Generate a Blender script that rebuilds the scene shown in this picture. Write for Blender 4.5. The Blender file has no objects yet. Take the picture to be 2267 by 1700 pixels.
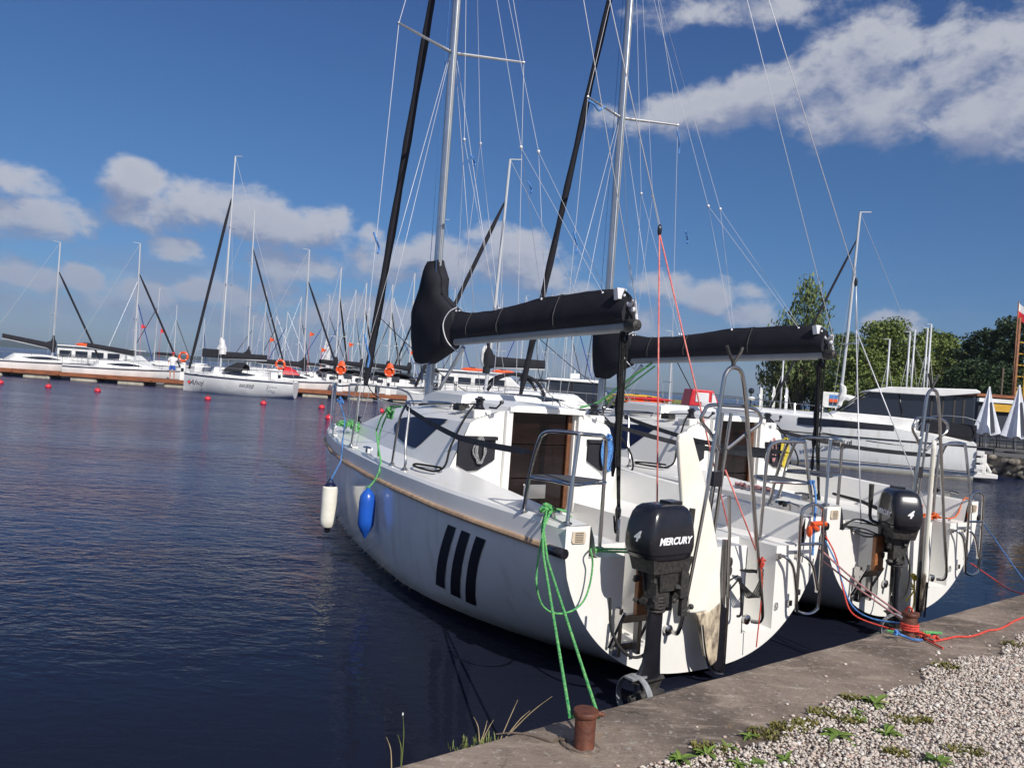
import bpy, math, random
import numpy as np
from mathutils import Vector, Matrix, noise
R=math.radians
sc=bpy.context.scene
col=sc.collection
# ---------------- camera ----------------
F=1760.; CX=1133.5; CY=850.; H=1.9; ROLL=4.1; PIT=.116
cam_d=bpy.data.cameras.new('camera'); cam=bpy.data.objects.new('camera',cam_d); col.objects.link(cam)
cam_d.sensor_width=36; cam_d.lens=F/2267*36; cam_d.clip_start=.05; cam_d.clip_end=20000
cam.matrix_world=Matrix.Translation((0,0,H))@Matrix.Rotation(R(90-PIT),4,'X')@Matrix.Rotation(R(ROLL),4,'Z')
sc.camera=cam
# ---------------- view and light ----------------
sc.view_settings.view_transform='Standard'; sc.view_settings.look='None'
sc.view_settings.exposure=.16; sc.view_settings.gamma=1
SUN_EL=38.; SUN_AZ=151.5     # azimuth clockwise from +Y (view direction)
sd=bpy.data.lights.new('sun','SUN'); sd.energy=4.3; sd.angle=R(.5); sd.color=(1,.95,.87)
so=bpy.data.objects.new('sun',sd); col.objects.link(so)
sdir=Vector((math.sin(R(SUN_AZ))*math.cos(R(SUN_EL)),math.cos(R(SUN_AZ))*math.cos(R(SUN_EL)),math.sin(R(SUN_EL))))
so.rotation_euler=sdir.to_track_quat('Z','Y').to_euler()
# photo pixel -> world helpers (survey of where things stand)
_r=R(ROLL); _t=R(PIT)
def ray(px,py):
    dx=px-CX; dy=py-CY
    u=dx*math.cos(_r)+dy*math.sin(_r); v=-dx*math.sin(_r)+dy*math.cos(_r)
    d=(u/F,1,-v/F)
    return Vector((d[0],d[1]*math.cos(_t)+d[2]*math.sin(_t),d[2]*math.cos(_t)-d[1]*math.sin(_t)))
CO=Vector((0,0,H))
def G(px,py,z=0.): d=ray(px,py); return CO+d*((z-H)/d.z)
def P(px,py,y): d=ray(px,py); return CO+d*(y/d.y)
def hy(px): return CY-3.6+(px-CX)*math.tan(_r)   # horizon line
class Pose:
    def __init__(s,x,y,ps):
        s.M=Matrix.Translation((x,y,0))@Matrix.Rotation(R(90+ps),4,'Z'); s.I=s.M.inverted()
    def w(s,*p): return s.M@Vector(p)
    def pl(s,px,py,ax,c):
        o=s.I@CO; e=(s.I@(CO+ray(px,py)))-o
        return o+e*((c-o[ax])/e[ax])
PA=Pose(1.365,5.416,31.); PB=Pose(3.649,7.254,32.)
# ---------------- sky ----------------
wd=bpy.data.worlds.new('World'); sc.world=wd; wd.use_nodes=True
nt=wd.node_tree; nt.nodes.clear()
sc.cycles.diffuse_bounces=5; sc.cycles.max_bounces=9
def nn(t,ty,**k):
    n=t.nodes.new(ty)
    for a,b in k.items(): setattr(n,a,b)
    return n
def setin(t,n,i,v):
    if hasattr(v,'links') or isinstance(v,bpy.types.NodeSocket): t.links.new(v,n.inputs[i])
    else: n.inputs[i].default_value=v
def mth(t,op,a,b=0.,c=0.,clamp=False):
    n=nn(t,'ShaderNodeMath',operation=op,use_clamp=clamp)
    setin(t,n,0,a); setin(t,n,1,b)
    if op in('MULTIPLY_ADD','SMOOTH_MIN','SMOOTH_MAX'): setin(t,n,2,c)
    return n.outputs[0]
def sstep(t,x,lo,hi,o0=0.,o1=1.):
    n=nn(t,'ShaderNodeMapRange',interpolation_type='SMOOTHSTEP')
    for i,v in enumerate((x,lo,hi,o0,o1)): setin(t,n,i,v)
    return n.outputs[0]
def mixc(t,f,a,b,mode='MIX'):
    n=nn(t,'ShaderNodeMix',data_type='RGBA',blend_type=mode)
    setin(t,n,0,f); setin(t,n,6,a); setin(t,n,7,b)
    return n.outputs[2]
def azel(px,py):
    d=ray(px,py).normalized(); return math.atan2(d.x,d.y),math.asin(d.z)
# cloud masses: photo position (2212-wide view) and size
CL=[(55,395,75,34,1),(95,470,115,45,1),(20,470,90,40,1),(290,400,62,48,1),(330,460,95,42,1),(430,450,90,52,1),(540,460,85,50,1),(640,500,95,38,1),(705,490,60,48,1),
(385,540,62,24,1),(640,575,105,34,.9),(30,590,50,38,.9),(85,610,55,30,.8),(180,600,48,24,.8),(330,640,90,36,.8),(430,630,80,30,.8),(520,640,70,24,.9),(610,640,80,26,.6),
(840,570,80,45,.9),(960,570,80,48,1),(1110,555,100,62,1),(1180,600,60,40,.9),(800,505,25,18,.7),(100,660,140,30,.5),(260,690,160,28,.45),(560,690,200,28,.5),(760,680,120,40,.7),(900,690,100,30,.6),
(1440,620,60,34,.9),(1535,640,55,34,1),(1630,675,55,30,1),(1620,635,40,18,.8),(1930,710,60,28,1),(1220,640,60,30,.7),(1320,690,120,25,.5),
(1450,250,70,40,.9),(1540,240,85,50,1),(1620,205,50,40,.9),(1700,200,90,70,1),(1830,150,110,90,1),(1900,110,90,90,1),(1800,250,150,60,.9),(1950,230,130,80,1),(2060,180,110,80,.9),(2110,260,120,90,1),(2200,220,100,110,1),(2190,70,80,60,.8),(2080,90,90,60,.7),(1690,20,140,34,.5),(1480,20,90,30,.35),(1350,260,60,35,.55)]
cg=bpy.data.node_groups.new('cloud_density','ShaderNodeTree')
cg.interface.new_socket('V',in_out='INPUT',socket_type='NodeSocketVector')
cg.interface.new_socket('D',in_out='OUTPUT',socket_type='NodeSocketFloat')
gi=nn(cg,'NodeGroupInput'); go=nn(cg,'NodeGroupOutput')
sep=nn(cg,'ShaderNodeSeparateXYZ'); cg.links.new(gi.outputs[0],sep.inputs[0])
acc=None
for (a,b,ra,rb,s) in CL:
    k=1.0249; az,el=azel(a*k,b*k); az2,el2=azel((a+ra)*k,b*k); _,el3=azel(a*k,(b-rb)*k)
    ra_=abs(az2-az)*1.12+.004; re_=abs(el3-el)*1.12+.003
    x=mth(cg,'MULTIPLY_ADD',sep.outputs[0],1/ra_,-az/ra_); y=mth(cg,'MULTIPLY_ADD',sep.outputs[1],1/re_,-el/re_)
    d=mth(cg,'MULTIPLY_ADD',x,x,mth(cg,'MULTIPLY',y,y))
    n=cg.nodes[-2] if False else None
    v=mth(cg,'MULTIPLY_ADD',mth(cg,'ADD',mth(cg,'MULTIPLY',x,x),mth(cg,'MULTIPLY',y,y)),-s,s)
    acc=v if acc is None else mth(cg,'SMOOTH_MAX',acc,v,.25)
    
n1=nn(cg,'ShaderNodeTexNoise'); cg.links.new(gi.outputs[0],n1.inputs['Vector'])
mp=nn(cg,'ShaderNodeMapping'); cg.links.new(gi.outputs[0],mp.inputs[0]); mp.inputs['Scale'].default_value=(1,1.5,1)
cg.links.new(mp.outputs[0],n1.inputs['Vector'])
n1.inputs['Scale'].default_value=14; n1.inputs['Detail'].default_value=10; n1.inputs['Roughness'].default_value=.60; n1.inputs['Distortion'].default_value=.25
nz=mth(cg,'SUBTRACT',n1.outputs[0],.5)
acc=mth(cg,'MAXIMUM',acc,-1.6)
# unseen bright cloud added behind the camera as neutral fill light, plus some overhead
fill_cloud=sstep(cg,mth(cg,'ABSOLUTE',sep.outputs[0]),.95,1.5,-1.6,.45)
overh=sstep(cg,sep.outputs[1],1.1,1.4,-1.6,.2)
acc=mth(cg,'MAXIMUM',acc,mth(cg,'MAXIMUM',fill_cloud,overh))
n3=nn(cg,'ShaderNodeTexNoise'); cg.links.new(mp.outputs[0],n3.inputs['Vector']); n3.inputs['Scale'].default_value=42; n3.inputs['Detail'].default_value=6; n3.inputs['Roughness'].default_value=.6
f=mth(cg,'MULTIPLY_ADD',nz,3.5,acc); f=mth(cg,'MULTIPLY_ADD',mth(cg,'SUBTRACT',n3.outputs[0],.5),.75,f)
cg.links.new(f,go.inputs[0])
tc=nn(nt,'ShaderNodeTexCoord'); sp=nn(nt,'ShaderNodeSeparateXYZ'); nt.links.new(tc.outputs['Generated'],sp.inputs[0])
AZ=mth(nt,'ARCTAN2',sp.outputs[0],sp.outputs[1]); EL=mth(nt,'ARCSINE',sp.outputs[2])
cb=nn(nt,'ShaderNodeCombineXYZ'); nt.links.new(AZ,cb.inputs[0]); nt.links.new(EL,cb.inputs[1])
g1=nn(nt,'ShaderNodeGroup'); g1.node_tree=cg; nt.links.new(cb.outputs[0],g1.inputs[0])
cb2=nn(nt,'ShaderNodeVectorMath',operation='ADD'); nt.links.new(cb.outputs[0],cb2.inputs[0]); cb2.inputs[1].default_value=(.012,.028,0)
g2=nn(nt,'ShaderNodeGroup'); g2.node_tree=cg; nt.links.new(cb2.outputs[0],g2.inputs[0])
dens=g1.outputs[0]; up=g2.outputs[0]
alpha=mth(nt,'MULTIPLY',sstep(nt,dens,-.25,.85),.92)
# thin broken cloud low over the lake
n_l=nn(nt,'ShaderNodeTexNoise'); mp_l=nn(nt,'ShaderNodeMapping'); nt.links.new(cb.outputs[0],mp_l.inputs[0]); mp_l.inputs['Scale'].default_value=(4.5,16,1); mp_l.inputs['Location'].default_value=(3,1,0); nt.links.new(mp_l.outputs[0],n_l.inputs['Vector']); n_l.inputs['Scale'].default_value=1.2; n_l.inputs['Detail'].default_value=7
lowc=mth(nt,'MULTIPLY',mth(nt,'MULTIPLY',sstep(nt,n_l.outputs[0],.42,.60),sstep(nt,EL,.03,.17,1.,0.)),sstep(nt,AZ,.05,.35,.8,.15))
alpha=mth(nt,'MAXIMUM',alpha,lowc)
lit=sstep(nt,mth(nt,'SUBTRACT',dens,up),-.7,.85)
thin=sstep(nt,dens,0.,1.3,1.,.72)
lit2=mth(nt,'MULTIPLY',lit,thin)
sky=nn(nt,'ShaderNodeTexSky',sky_type='NISHITA'); sky.sun_disc=False
sky.sun_elevation=R(SUN_EL); sky.sun_rotation=R(SUN_AZ); sky.air_density=1.; sky.dust_density=.6; sky.ozone_density=2.6; sky.altitude=0
elc=sstep(nt,EL,0.,.55)
tint=mixc(nt,elc,(.29,.475,.74,1),(.37,.60,.82,1))
elc2=sstep(nt,EL,-.02,.16)
tint=mixc(nt,elc2,(.33,.45,.72,1),tint)
tint=mixc(nt,sstep(nt,EL,.22,.5),tint,(.335,.515,.83,1))
skc=mixc(nt,1.,sky.outputs[0],tint,'MULTIPLY')
low=sstep(nt,EL,.02,.3)
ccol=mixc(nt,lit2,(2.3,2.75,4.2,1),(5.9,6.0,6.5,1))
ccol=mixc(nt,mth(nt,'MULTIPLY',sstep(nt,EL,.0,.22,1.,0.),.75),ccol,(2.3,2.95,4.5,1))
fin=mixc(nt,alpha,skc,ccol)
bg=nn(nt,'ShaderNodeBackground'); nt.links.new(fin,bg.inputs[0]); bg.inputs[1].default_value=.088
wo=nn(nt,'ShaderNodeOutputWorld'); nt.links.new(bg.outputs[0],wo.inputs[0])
# ---------------- materials ----------------
M={}
def mat(name,c,rough=.5,metal=0.,var=.0,vscale=8.,bump=0.,bscale=60.,spec=.5,coat=0.,c2=None,emis=None,alpha=1.,aniso=None,det=4.):
    m=bpy.data.materials.new(name); m.use_nodes=True; t=m.node_tree; b=t.nodes['Principled BSDF']
    b.inputs['Roughness'].default_value=rough; b.inputs['Metallic'].default_value=metal
    b.inputs['Specular IOR Level'].default_value=spec; b.inputs['Coat Weight'].default_value=coat
    b.inputs['Coat Roughness'].default_value=.08
    c=(*c,1); b.inputs['Base Color'].default_value=c
    if alpha<1: b.inputs['Alpha'].default_value=alpha
    co=nn(t,'ShaderNodeTexCoord'); vec=co.outputs['Object']
    if aniso:
        mpp=nn(t,'ShaderNodeMapping'); t.links.new(vec,mpp.inputs[0]); mpp.inputs['Scale'].default_value=aniso; vec=mpp.outputs[0]
    if var or c2:
        n=nn(t,'ShaderNodeTexNoise'); n.inputs['Scale'].default_value=vscale; n.inputs['Detail'].default_value=det; n.inputs['Roughness'].default_value=.6
        t.links.new(vec,n.inputs['Vector'])
        d=(*c2,1) if c2 else tuple(max(0,x*(1-var)) for x in c[:3])+(1,)
        fac=sstep(t,n.outputs[0],.35,.68)
        t.links.new(mixc(t,fac,c,d),b.inputs['Base Color'])
    if bump:
        n=nn(t,'ShaderNodeTexNoise'); n.inputs['Scale'].default_value=bscale; n.inputs['Detail'].default_value=3; t.links.new(vec,n.inputs['Vector'])
        bp=nn(t,'ShaderNodeBump'); bp.inputs['Strength'].default_value=bump; bp.inputs['Distance'].default_value=.01
        t.links.new(n.outputs[0],bp.inputs['Height']); t.links.new(bp.outputs[0],b.inputs['Normal'])
    M[name]=m; return m
mat('gelcoat',(.84,.83,.805),.28,coat=.25,c2=(.79,.78,.745),vscale=2.2,bump=.015,bscale=5)
mat('hull_gelcoat',(.80,.81,.81),.16,coat=.6,c2=(.74,.75,.74),vscale=1.5,bump=.03,bscale=2.5)
mat('deck_grip',(.72,.71,.68),.55,c2=(.64,.635,.60),vscale=5,bump=.12,bscale=180)
mat('steel',(.50,.49,.48),.2,1.,bump=.02,bscale=30)
mat('far_mast',(.52,.54,.57),.45,.15)
mat('mast_alloy',(.62,.63,.64),.33,.9,var=.15,vscale=3)
mat('boom_alloy',(.30,.32,.34),.5,.3,var=.15,vscale=3)
mat('canvas',(.023,.023,.029),.95,spec=.15,c2=(.028,.028,.036),vscale=6,bump=.35,bscale=9)
mat('black_plastic',(.014,.014,.02),.26,coat=.3,var=.3,vscale=20)
mat('black_rough',(.018,.018,.02),.6,c2=(.05,.045,.04),vscale=40,bump=.3,bscale=70)
mat('black_rope',(.012,.012,.014),.9,spec=.15,c2=(.03,.03,.03),vscale=60)
mat('wood_door',(.007,.0035,.003),.16,coat=.12,spec=.35,c2=(.014,.006,.005),vscale=3,aniso=(1,1,8))
mat('door_frame_wood',(.11,.045,.022),.4,c2=(.17,.07,.03),vscale=10,aniso=(1,1,6))
mat('varnish_wood',(.28,.10,.04),.35,c2=(.38,.16,.06),vscale=10,aniso=(1,1,6))
mat('tan_rail',(.50,.34,.21),.6,c2=(.33,.22,.14),vscale=14,bump=.1,bscale=60)
mat('navy_glass',(.008,.012,.05),.45,spec=.25,var=.3,vscale=3)
mat('dark_glass',(.016,.02,.032),.05,coat=.8)
mat('tinted_screen',(.035,.055,.10),.05,coat=1.)
mat('clear_canopy',(.075,.08,.09),.22,coat=.6,c2=(.13,.135,.145),vscale=5,bump=.2,bscale=5)
mat('galvanised',(.40,.41,.43),.4,.35,c2=(.26,.27,.29),vscale=20)
mat('rudder_cream',(.84,.82,.75),.4,c2=(.79,.75,.64),vscale=3.5,bump=.05,bscale=20,aniso=(1,1,.6))
mat('worn_paint',(.62,.52,.38),.8,c2=(.12,.09,.07),vscale=14,bump=.5,bscale=40,aniso=(1,1,.5))
mat('pvc_white',(.80,.78,.70),.35,c2=(.72,.69,.60),vscale=8)
mat('pvc_blue',(.015,.10,.50),.3,coat=.2,c2=(.012,.08,.40),vscale=7)
mat('rope_green',(.02,.26,.09),.8,c2=(.22,.52,.16),vscale=80,bump=.5,bscale=120)
mat('rope_blue',(.05,.14,.42),.8,c2=(.10,.30,.62),vscale=70,bump=.4,bscale=120)
mat('rope_red',(.55,.035,.03),.75,c2=(.70,.10,.06),vscale=60,bump=.4,bscale=120)
mat('rope_pink',(.50,.22,.22),.8,c2=(.25,.16,.17),vscale=70,bump=.4,bscale=120)
mat('rope_orange',(.75,.16,.03),.8,c2=(.55,.10,.02),vscale=60,bump=.4,bscale=120)
mat('rope_yellow',(.62,.50,.05),.8,c2=(.45,.36,.04),vscale=60,bump=.4,bscale=120)
mat('rope_grey',(.16,.16,.17),.8,c2=(.32,.32,.33),vscale=60)
mat('wire',(.60,.60,.64),.45,.3)
mat('lilac_line',(.62,.62,.66),.6)
mat('red_line',(.62,.13,.12),.7,c2=(.72,.26,.22),vscale=30)
mat('webbing',(.055,.055,.06),.75,c2=(.08,.08,.085),vscale=12,bump=.3,bscale=90)
mat('rust',(.085,.027,.016),.6,c2=(.15,.05,.026),vscale=16,bump=.35,bscale=50)
mat('stripe_black',(.014,.014,.017),.35)
mat('vent_beige',(.62,.52,.40),.55)
mat('vent_dark',(.05,.045,.04),.7)
mat('white_text',(.82,.82,.84),.5)
mat('dark_text',(.07,.07,.08),.5)
mat('grey_text',(.30,.31,.34),.5)
mat('red_vinyl',(.62,.02,.03),.5,c2=(.48,.015,.025),vscale=4,bump=.1,bscale=12)
mat('orange_vinyl',(.80,.10,.015),.55,c2=(.66,.08,.015),vscale=12)
mat('red_plastic',(.72,.05,.05),.4,c2=(.60,.04,.05),vscale=4)
mat('buoy_red',(.66,.03,.05),.38,coat=.2,c2=(.62,.03,.05),vscale=5)
mat('yellow_paint',(.58,.33,.03),.5,c2=(.5,.28,.02),vscale=8)
mat('pontoon_wood',(.30,.10,.04),.7,c2=(.16,.055,.025),vscale=3,bump=.2,bscale=12,aniso=(.6,4,4))
mat('float_concrete',(.46,.42,.34),.85,c2=(.30,.28,.22),vscale=3,bump=.4,bscale=14)
mat('far_white',(.80,.80,.80),.35,c2=(.64,.65,.66),vscale=1.2)
mat('far_cabin',(.86,.855,.84),.4,c2=(.70,.70,.69),vscale=1.6)
mat('sail_cloth',(.74,.74,.73),.8,c2=(.5,.5,.52),vscale=6,bump=.4,bscale=6)
mat('blue_sail',(.03,.07,.28),.8)
mat('umbrella_cloth',(.74,.76,.82),.8,c2=(.64,.66,.74),vscale=4,bump=.3,bscale=10)
mat('wood_post',(.30,.13,.06),.75,c2=(.20,.09,.05),vscale=5)
mat('skin',(.52,.27,.19),.6); mat('shirt',(.78,.79,.80),.85,var=.15,vscale=10); mat('shorts',(.03,.10,.42),.85); mat('cap_red',(.5,.03,.04),.8); mat('cloth_magenta',(.55,.03,.24),.8)
mat('dark_cloth',(.03,.035,.05),.85); mat('hair',(.05,.03,.02),.8)
mat('stone_wall',(.27,.24,.20),.9,c2=(.07,.065,.06),vscale=3.5,bump=.8,bscale=7,det=8)
mat('bark',(.085,.06,.042),.9,c2=(.13,.10,.08),vscale=6,bump=.6,bscale=14)
mat('teal_cloth',(.02,.30,.28),.7)
mat('rubber',(.02,.02,.02),.7)
def leafmat(name,a,b,sc=1.2):
    m=bpy.data.materials.new(name); m.use_nodes=True; t=m.node_tree; bs=t.nodes['Principled BSDF']
    bs.inputs['Roughness'].default_value=.6; bs.inputs['Specular IOR Level'].default_value=.25
    g=nn(t,'ShaderNodeNewGeometry'); n=nn(t,'ShaderNodeTexNoise'); n.inputs['Scale'].default_value=sc; n.inputs['Detail'].default_value=3
    t.links.new(g.outputs['Position'],n.inputs['Vector'])
    wn=mth(t,'ADD',mth(t,'MULTIPLY',g.outputs['Random Per Island'],.5),mth(t,'MULTIPLY',n.outputs[0],.6))
    t.links.new(mixc(t,sstep(t,wn,.2,.85),(*a,1),(*b,1)),bs.inputs['Base Color'])
    M[name]=m
leafmat('leaf_birch',(.06,.095,.035),(.16,.20,.07)); leafmat('leaf_oak',(.055,.09,.022),(.17,.21,.05))
leafmat('leaf_pine',(.016,.034,.015),(.045,.07,.028)); leafmat('leaf_yellow',(.07,.09,.018),(.14,.15,.035))
leafmat('leaf_willow',(.07,.09,.03),(.17,.17,.055))
leafmat('weed_leaf',(.09,.16,.03),(.17,.24,.05),20); leafmat('moss',(.09,.10,.02),(.20,.17,.05),30)
leafmat('grass_blade',(.09,.13,.03),(.20,.22,.07),20); leafmat('straw',(.32,.24,.13),(.42,.33,.2),20)
leafmat('reed_grass',(.12,.14,.035),(.21,.20,.06),.15)
# water
def water_mat():
    m=bpy.data.materials.new('lake_water'); m.use_nodes=True; t=m.node_tree; b=t.nodes['Principled BSDF']
    b.inputs['Base Color'].default_value=(.006,.009,.024,1); b.inputs['IOR'].default_value=1.16
    b.inputs['Specular IOR Level'].default_value=.5
    co=nn(t,'ShaderNodeTexCoord')
    hs=None
    for (sx,sy,rot,s,w) in ((1.,1.8,.42,1.3,.50),(1.,2.0,-.25,3.9,.34),(1.,1.5,.9,9.,.13),(1,1.3,0.2,.33,.5)):
        mp=nn(t,'ShaderNodeMapping'); t.links.new(co.outputs['Object'],mp.inputs[0]); mp.inputs['Scale'].default_value=(sx,sy,1); mp.inputs['Rotation'].default_value=(0,0,rot)
        n=nn(t,'ShaderNodeTexNoise'); n.inputs['Scale'].default_value=s; n.inputs['Detail'].default_value=3.; n.inputs['Roughness'].default_value=.5; n.inputs['Distortion'].default_value=.9
        t.links.new(mp.outputs[0],n.inputs['Vector'])
        v=mth(t,'MULTIPLY',n.outputs[0],w); hs=v if hs is None else mth(t,'ADD',hs,v)
    gp=nn(t,'ShaderNodeTexNoise'); gp.inputs['Scale'].default_value=.16; gp.inputs['Detail'].default_value=3; mpg=nn(t,'ShaderNodeMapping'); mpg.inputs['Scale'].default_value=(.7,1.6,1); t.links.new(co.outputs['Object'],mpg.inputs[0]); t.links.new(mpg.outputs[0],gp.inputs['Vector']); gust=sstep(t,gp.outputs[0],.36,.62,.40,1.25)
    # calm water in the lee of the quay and hulls
    g=nn(t,'ShaderNodeNewGeometry'); s3=nn(t,'ShaderNodeSeparateXYZ'); t.links.new(g.outputs['Position'],s3.inputs[0])
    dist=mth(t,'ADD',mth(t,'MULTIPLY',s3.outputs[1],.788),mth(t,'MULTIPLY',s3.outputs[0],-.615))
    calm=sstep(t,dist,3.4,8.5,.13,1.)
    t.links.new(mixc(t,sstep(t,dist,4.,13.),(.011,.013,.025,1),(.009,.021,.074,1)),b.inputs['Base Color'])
    bp=nn(t,'ShaderNodeBump'); bp.inputs['Distance'].default_value=.16; t.links.new(hs,bp.inputs['Height']); far_=sstep(t,dist,12.,60.,1.,1.5); t.links.new(sstep(t,dist,8.,55.,.05,.20),b.inputs['Roughness'])
    t.links.new(mth(t,'MULTIPLY',mth(t,'MULTIPLY',mth(t,'MULTIPLY',calm,.60),far_),gust),bp.inputs['Strength'])
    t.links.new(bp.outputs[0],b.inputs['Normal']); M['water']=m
water_mat()
def concrete_mat():
    m=bpy.data.materials.new('quay_concrete'); m.use_nodes=True; t=m.node_tree; b=t.nodes['Principled BSDF']; b.inputs['Roughness'].default_value=.92
    b.inputs['Specular IOR Level'].default_value=.2
    co=nn(t,'ShaderNodeTexCoord')
    def no(s,d=6.,r=.6,dist=0.):
        n=nn(t,'ShaderNodeTexNoise'); n.inputs['Scale'].default_value=s; n.inputs['Detail'].default_value=d; n.inputs['Roughness'].default_value=r; n.inputs['Distortion'].default_value=dist
        t.links.new(co.outputs['Object'],n.inputs['Vector']); return n.outputs[0]
    mp=nn(t,'ShaderNodeMapping'); t.links.new(co.outputs['Object'],mp.inputs[0]); mp.inputs['Rotation'].default_value=(0,0,-.66); mp.inputs['Scale'].default_value=(1,4.5,1)
    st=nn(t,'ShaderNodeTexNoise'); st.inputs['Scale'].default_value=3.2; st.inputs['Detail'].default_value=7; st.inputs['Roughness'].default_value=.65; t.links.new(mp.outputs[0],st.inputs['Vector'])
    a=mixc(t,sstep(t,no(1.6,8,.65,.4),.36,.64),(.125,.098,.080,1),(.27,.215,.175,1))
    a=mixc(t,mth(t,'MULTIPLY',sstep(t,st.outputs[0],.52,.66),.6),a,(.37,.30,.24,1))
    a=mixc(t,mth(t,'MULTIPLY',sstep(t,no(34,4,.6),.57,.66),.55),a,(.42,.38,.34,1))
    a=mixc(t,mth(t,'MULTIPLY',sstep(t,no(21,5,.7),.60,.67),.5),a,(.07,.06,.052,1))
    a=mixc(t,mth(t,'MULTIPLY',sstep(t,no(5,6,.7),.62,.70),.45),a,(.30,.20,.12,1))
    vo=nn(t,'ShaderNodeTexVoronoi',feature='DISTANCE_TO_EDGE'); vo.inputs['Scale'].default_value=.75
    wv=nn(t,'ShaderNodeTexNoise'); wv.inputs['Scale'].default_value=5; wv.inputs['Detail'].default_value=6; t.links.new(co.outputs['Object'],wv.inputs['Vector'])
    vm=nn(t,'ShaderNodeVectorMath',operation='MULTIPLY_ADD'); t.links.new(wv.outputs['Color'],vm.inputs[0]); vm.inputs[1].default_value=(.22,.22,0); t.links.new(co.outputs['Object'],vm.inputs[2]); t.links.new(vm.outputs[0],vo.inputs['Vector'])
    crack=mth(t,'MULTIPLY',sstep(t,vo.outputs['Distance'],.001,.006,1.,0.),sstep(t,no(1.1,3),.46,.58))
    a=mixc(t,mth(t,'MULTIPLY',crack,.75),a,(.05,.04,.033,1))
    t.links.new(a,b.inputs['Base Color'])
    bp=nn(t,'ShaderNodeBump'); bp.inputs['Strength'].default_value=.55; bp.inputs['Distance'].default_value=.012
    t.links.new(mth(t,'ADD',no(30,6,.65),mth(t,'MULTIPLY',no(110,3,.6),.5)),bp.inputs['Height']); t.links.new(bp.outputs[0],b.inputs['Normal'])
    M['concrete']=m
concrete_mat()
def stone_mat():
    m=bpy.data.materials.new('pebbles'); m.use_nodes=True; t=m.node_tree; b=t.nodes['Principled BSDF']; b.inputs['Roughness'].default_value=.8
    g=nn(t,'ShaderNodeNewGeometry'); r=nn(t,'ShaderNodeValToRGB'); t.links.new(g.outputs['Random Per Island'],r.inputs[0])
    cr=r.color_ramp; cr.interpolation='CONSTANT'
    cs=[(0,(.58,.50,.43)),(.16,(.48,.42,.37)),(.28,(.68,.61,.54)),(.42,(.53,.37,.31)),(.48,(.62,.54,.47)),(.63,(.74,.70,.64)),(.76,(.42,.38,.35)),(.82,(.57,.45,.38)),(.88,(.65,.57,.49)),(.95,(.80,.77,.72))]
    cr.elements[0].color=(*cs[0][1],1); cr.elements[1].position=cs[1][0]; cr.elements[1].color=(*cs[1][1],1)
    for p_,c in cs[2:]:
        e=cr.elements.new(p_); e.color=(*c,1)
    n=nn(t,'ShaderNodeTexNoise'); n.inputs['Scale'].default_value=90; co=nn(t,'ShaderNodeTexCoord'); t.links.new(co.outputs['Object'],n.inputs['Vector'])
    t.links.new(mixc(t,mth(t,'MULTIPLY',n.outputs[0],.35),r.outputs[0],(.24,.20,.18,1)),b.inputs['Base Color'])
    M['pebble']=m
    mat('gravel_base',(.42,.36,.31),.9,c2=(.14,.115,.10),vscale=45,bump=1.,bscale=55,det=5)
stone_mat()
def hull_grime():
    m=M['hull_gelcoat']; t=m.node_tree; b=t.nodes['Principled BSDF']; src=b.inputs['Base Color'].links[0].from_socket
    co=nn(t,'ShaderNodeTexCoord'); sx=nn(t,'ShaderNodeSeparateXYZ'); t.links.new(co.outputs['Object'],sx.inputs[0])
    n=nn(t,'ShaderNodeTexNoise'); mp=nn(t,'ShaderNodeMapping'); t.links.new(co.outputs['Object'],mp.inputs[0]); mp.inputs['Scale'].default_value=(1,1,.12); t.links.new(mp.outputs[0],n.inputs['Vector']); n.inputs['Scale'].default_value=9; n.inputs['Detail'].default_value=6
    n2=nn(t,'ShaderNodeTexNoise'); t.links.new(co.outputs['Object'],n2.inputs['Vector']); n2.inputs['Scale'].default_value=4; n2.inputs['Detail'].default_value=6
    streak=mth(t,'MULTIPLY',sstep(t,n.outputs[0],.54,.72),.26)
    c=mixc(t,streak,src,(.42,.37,.28,1))
    zz=mth(t,'ADD',sx.outputs[2],mth(t,'MULTIPLY',n2.outputs[0],.10))
    c=mixc(t,sstep(t,zz,.10,.24,.55,0.),c,(.30,.27,.17,1))
    c=mixc(t,sstep(t,sx.outputs[2],.045,.055,1.,0.),c,(.015,.016,.02,1))
    t.links.new(c,b.inputs['Base Color'])
hull_grime()
mat('grass_ground',(.09,.12,.03),.95,c2=(.15,.15,.05),vscale=.3)
mat('far_shore',(.035,.055,.06),.95,c2=(.022,.038,.045),vscale=.01)
mat('asphalt',(.11,.105,.10),.9,var=.3,vscale=2)
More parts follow.
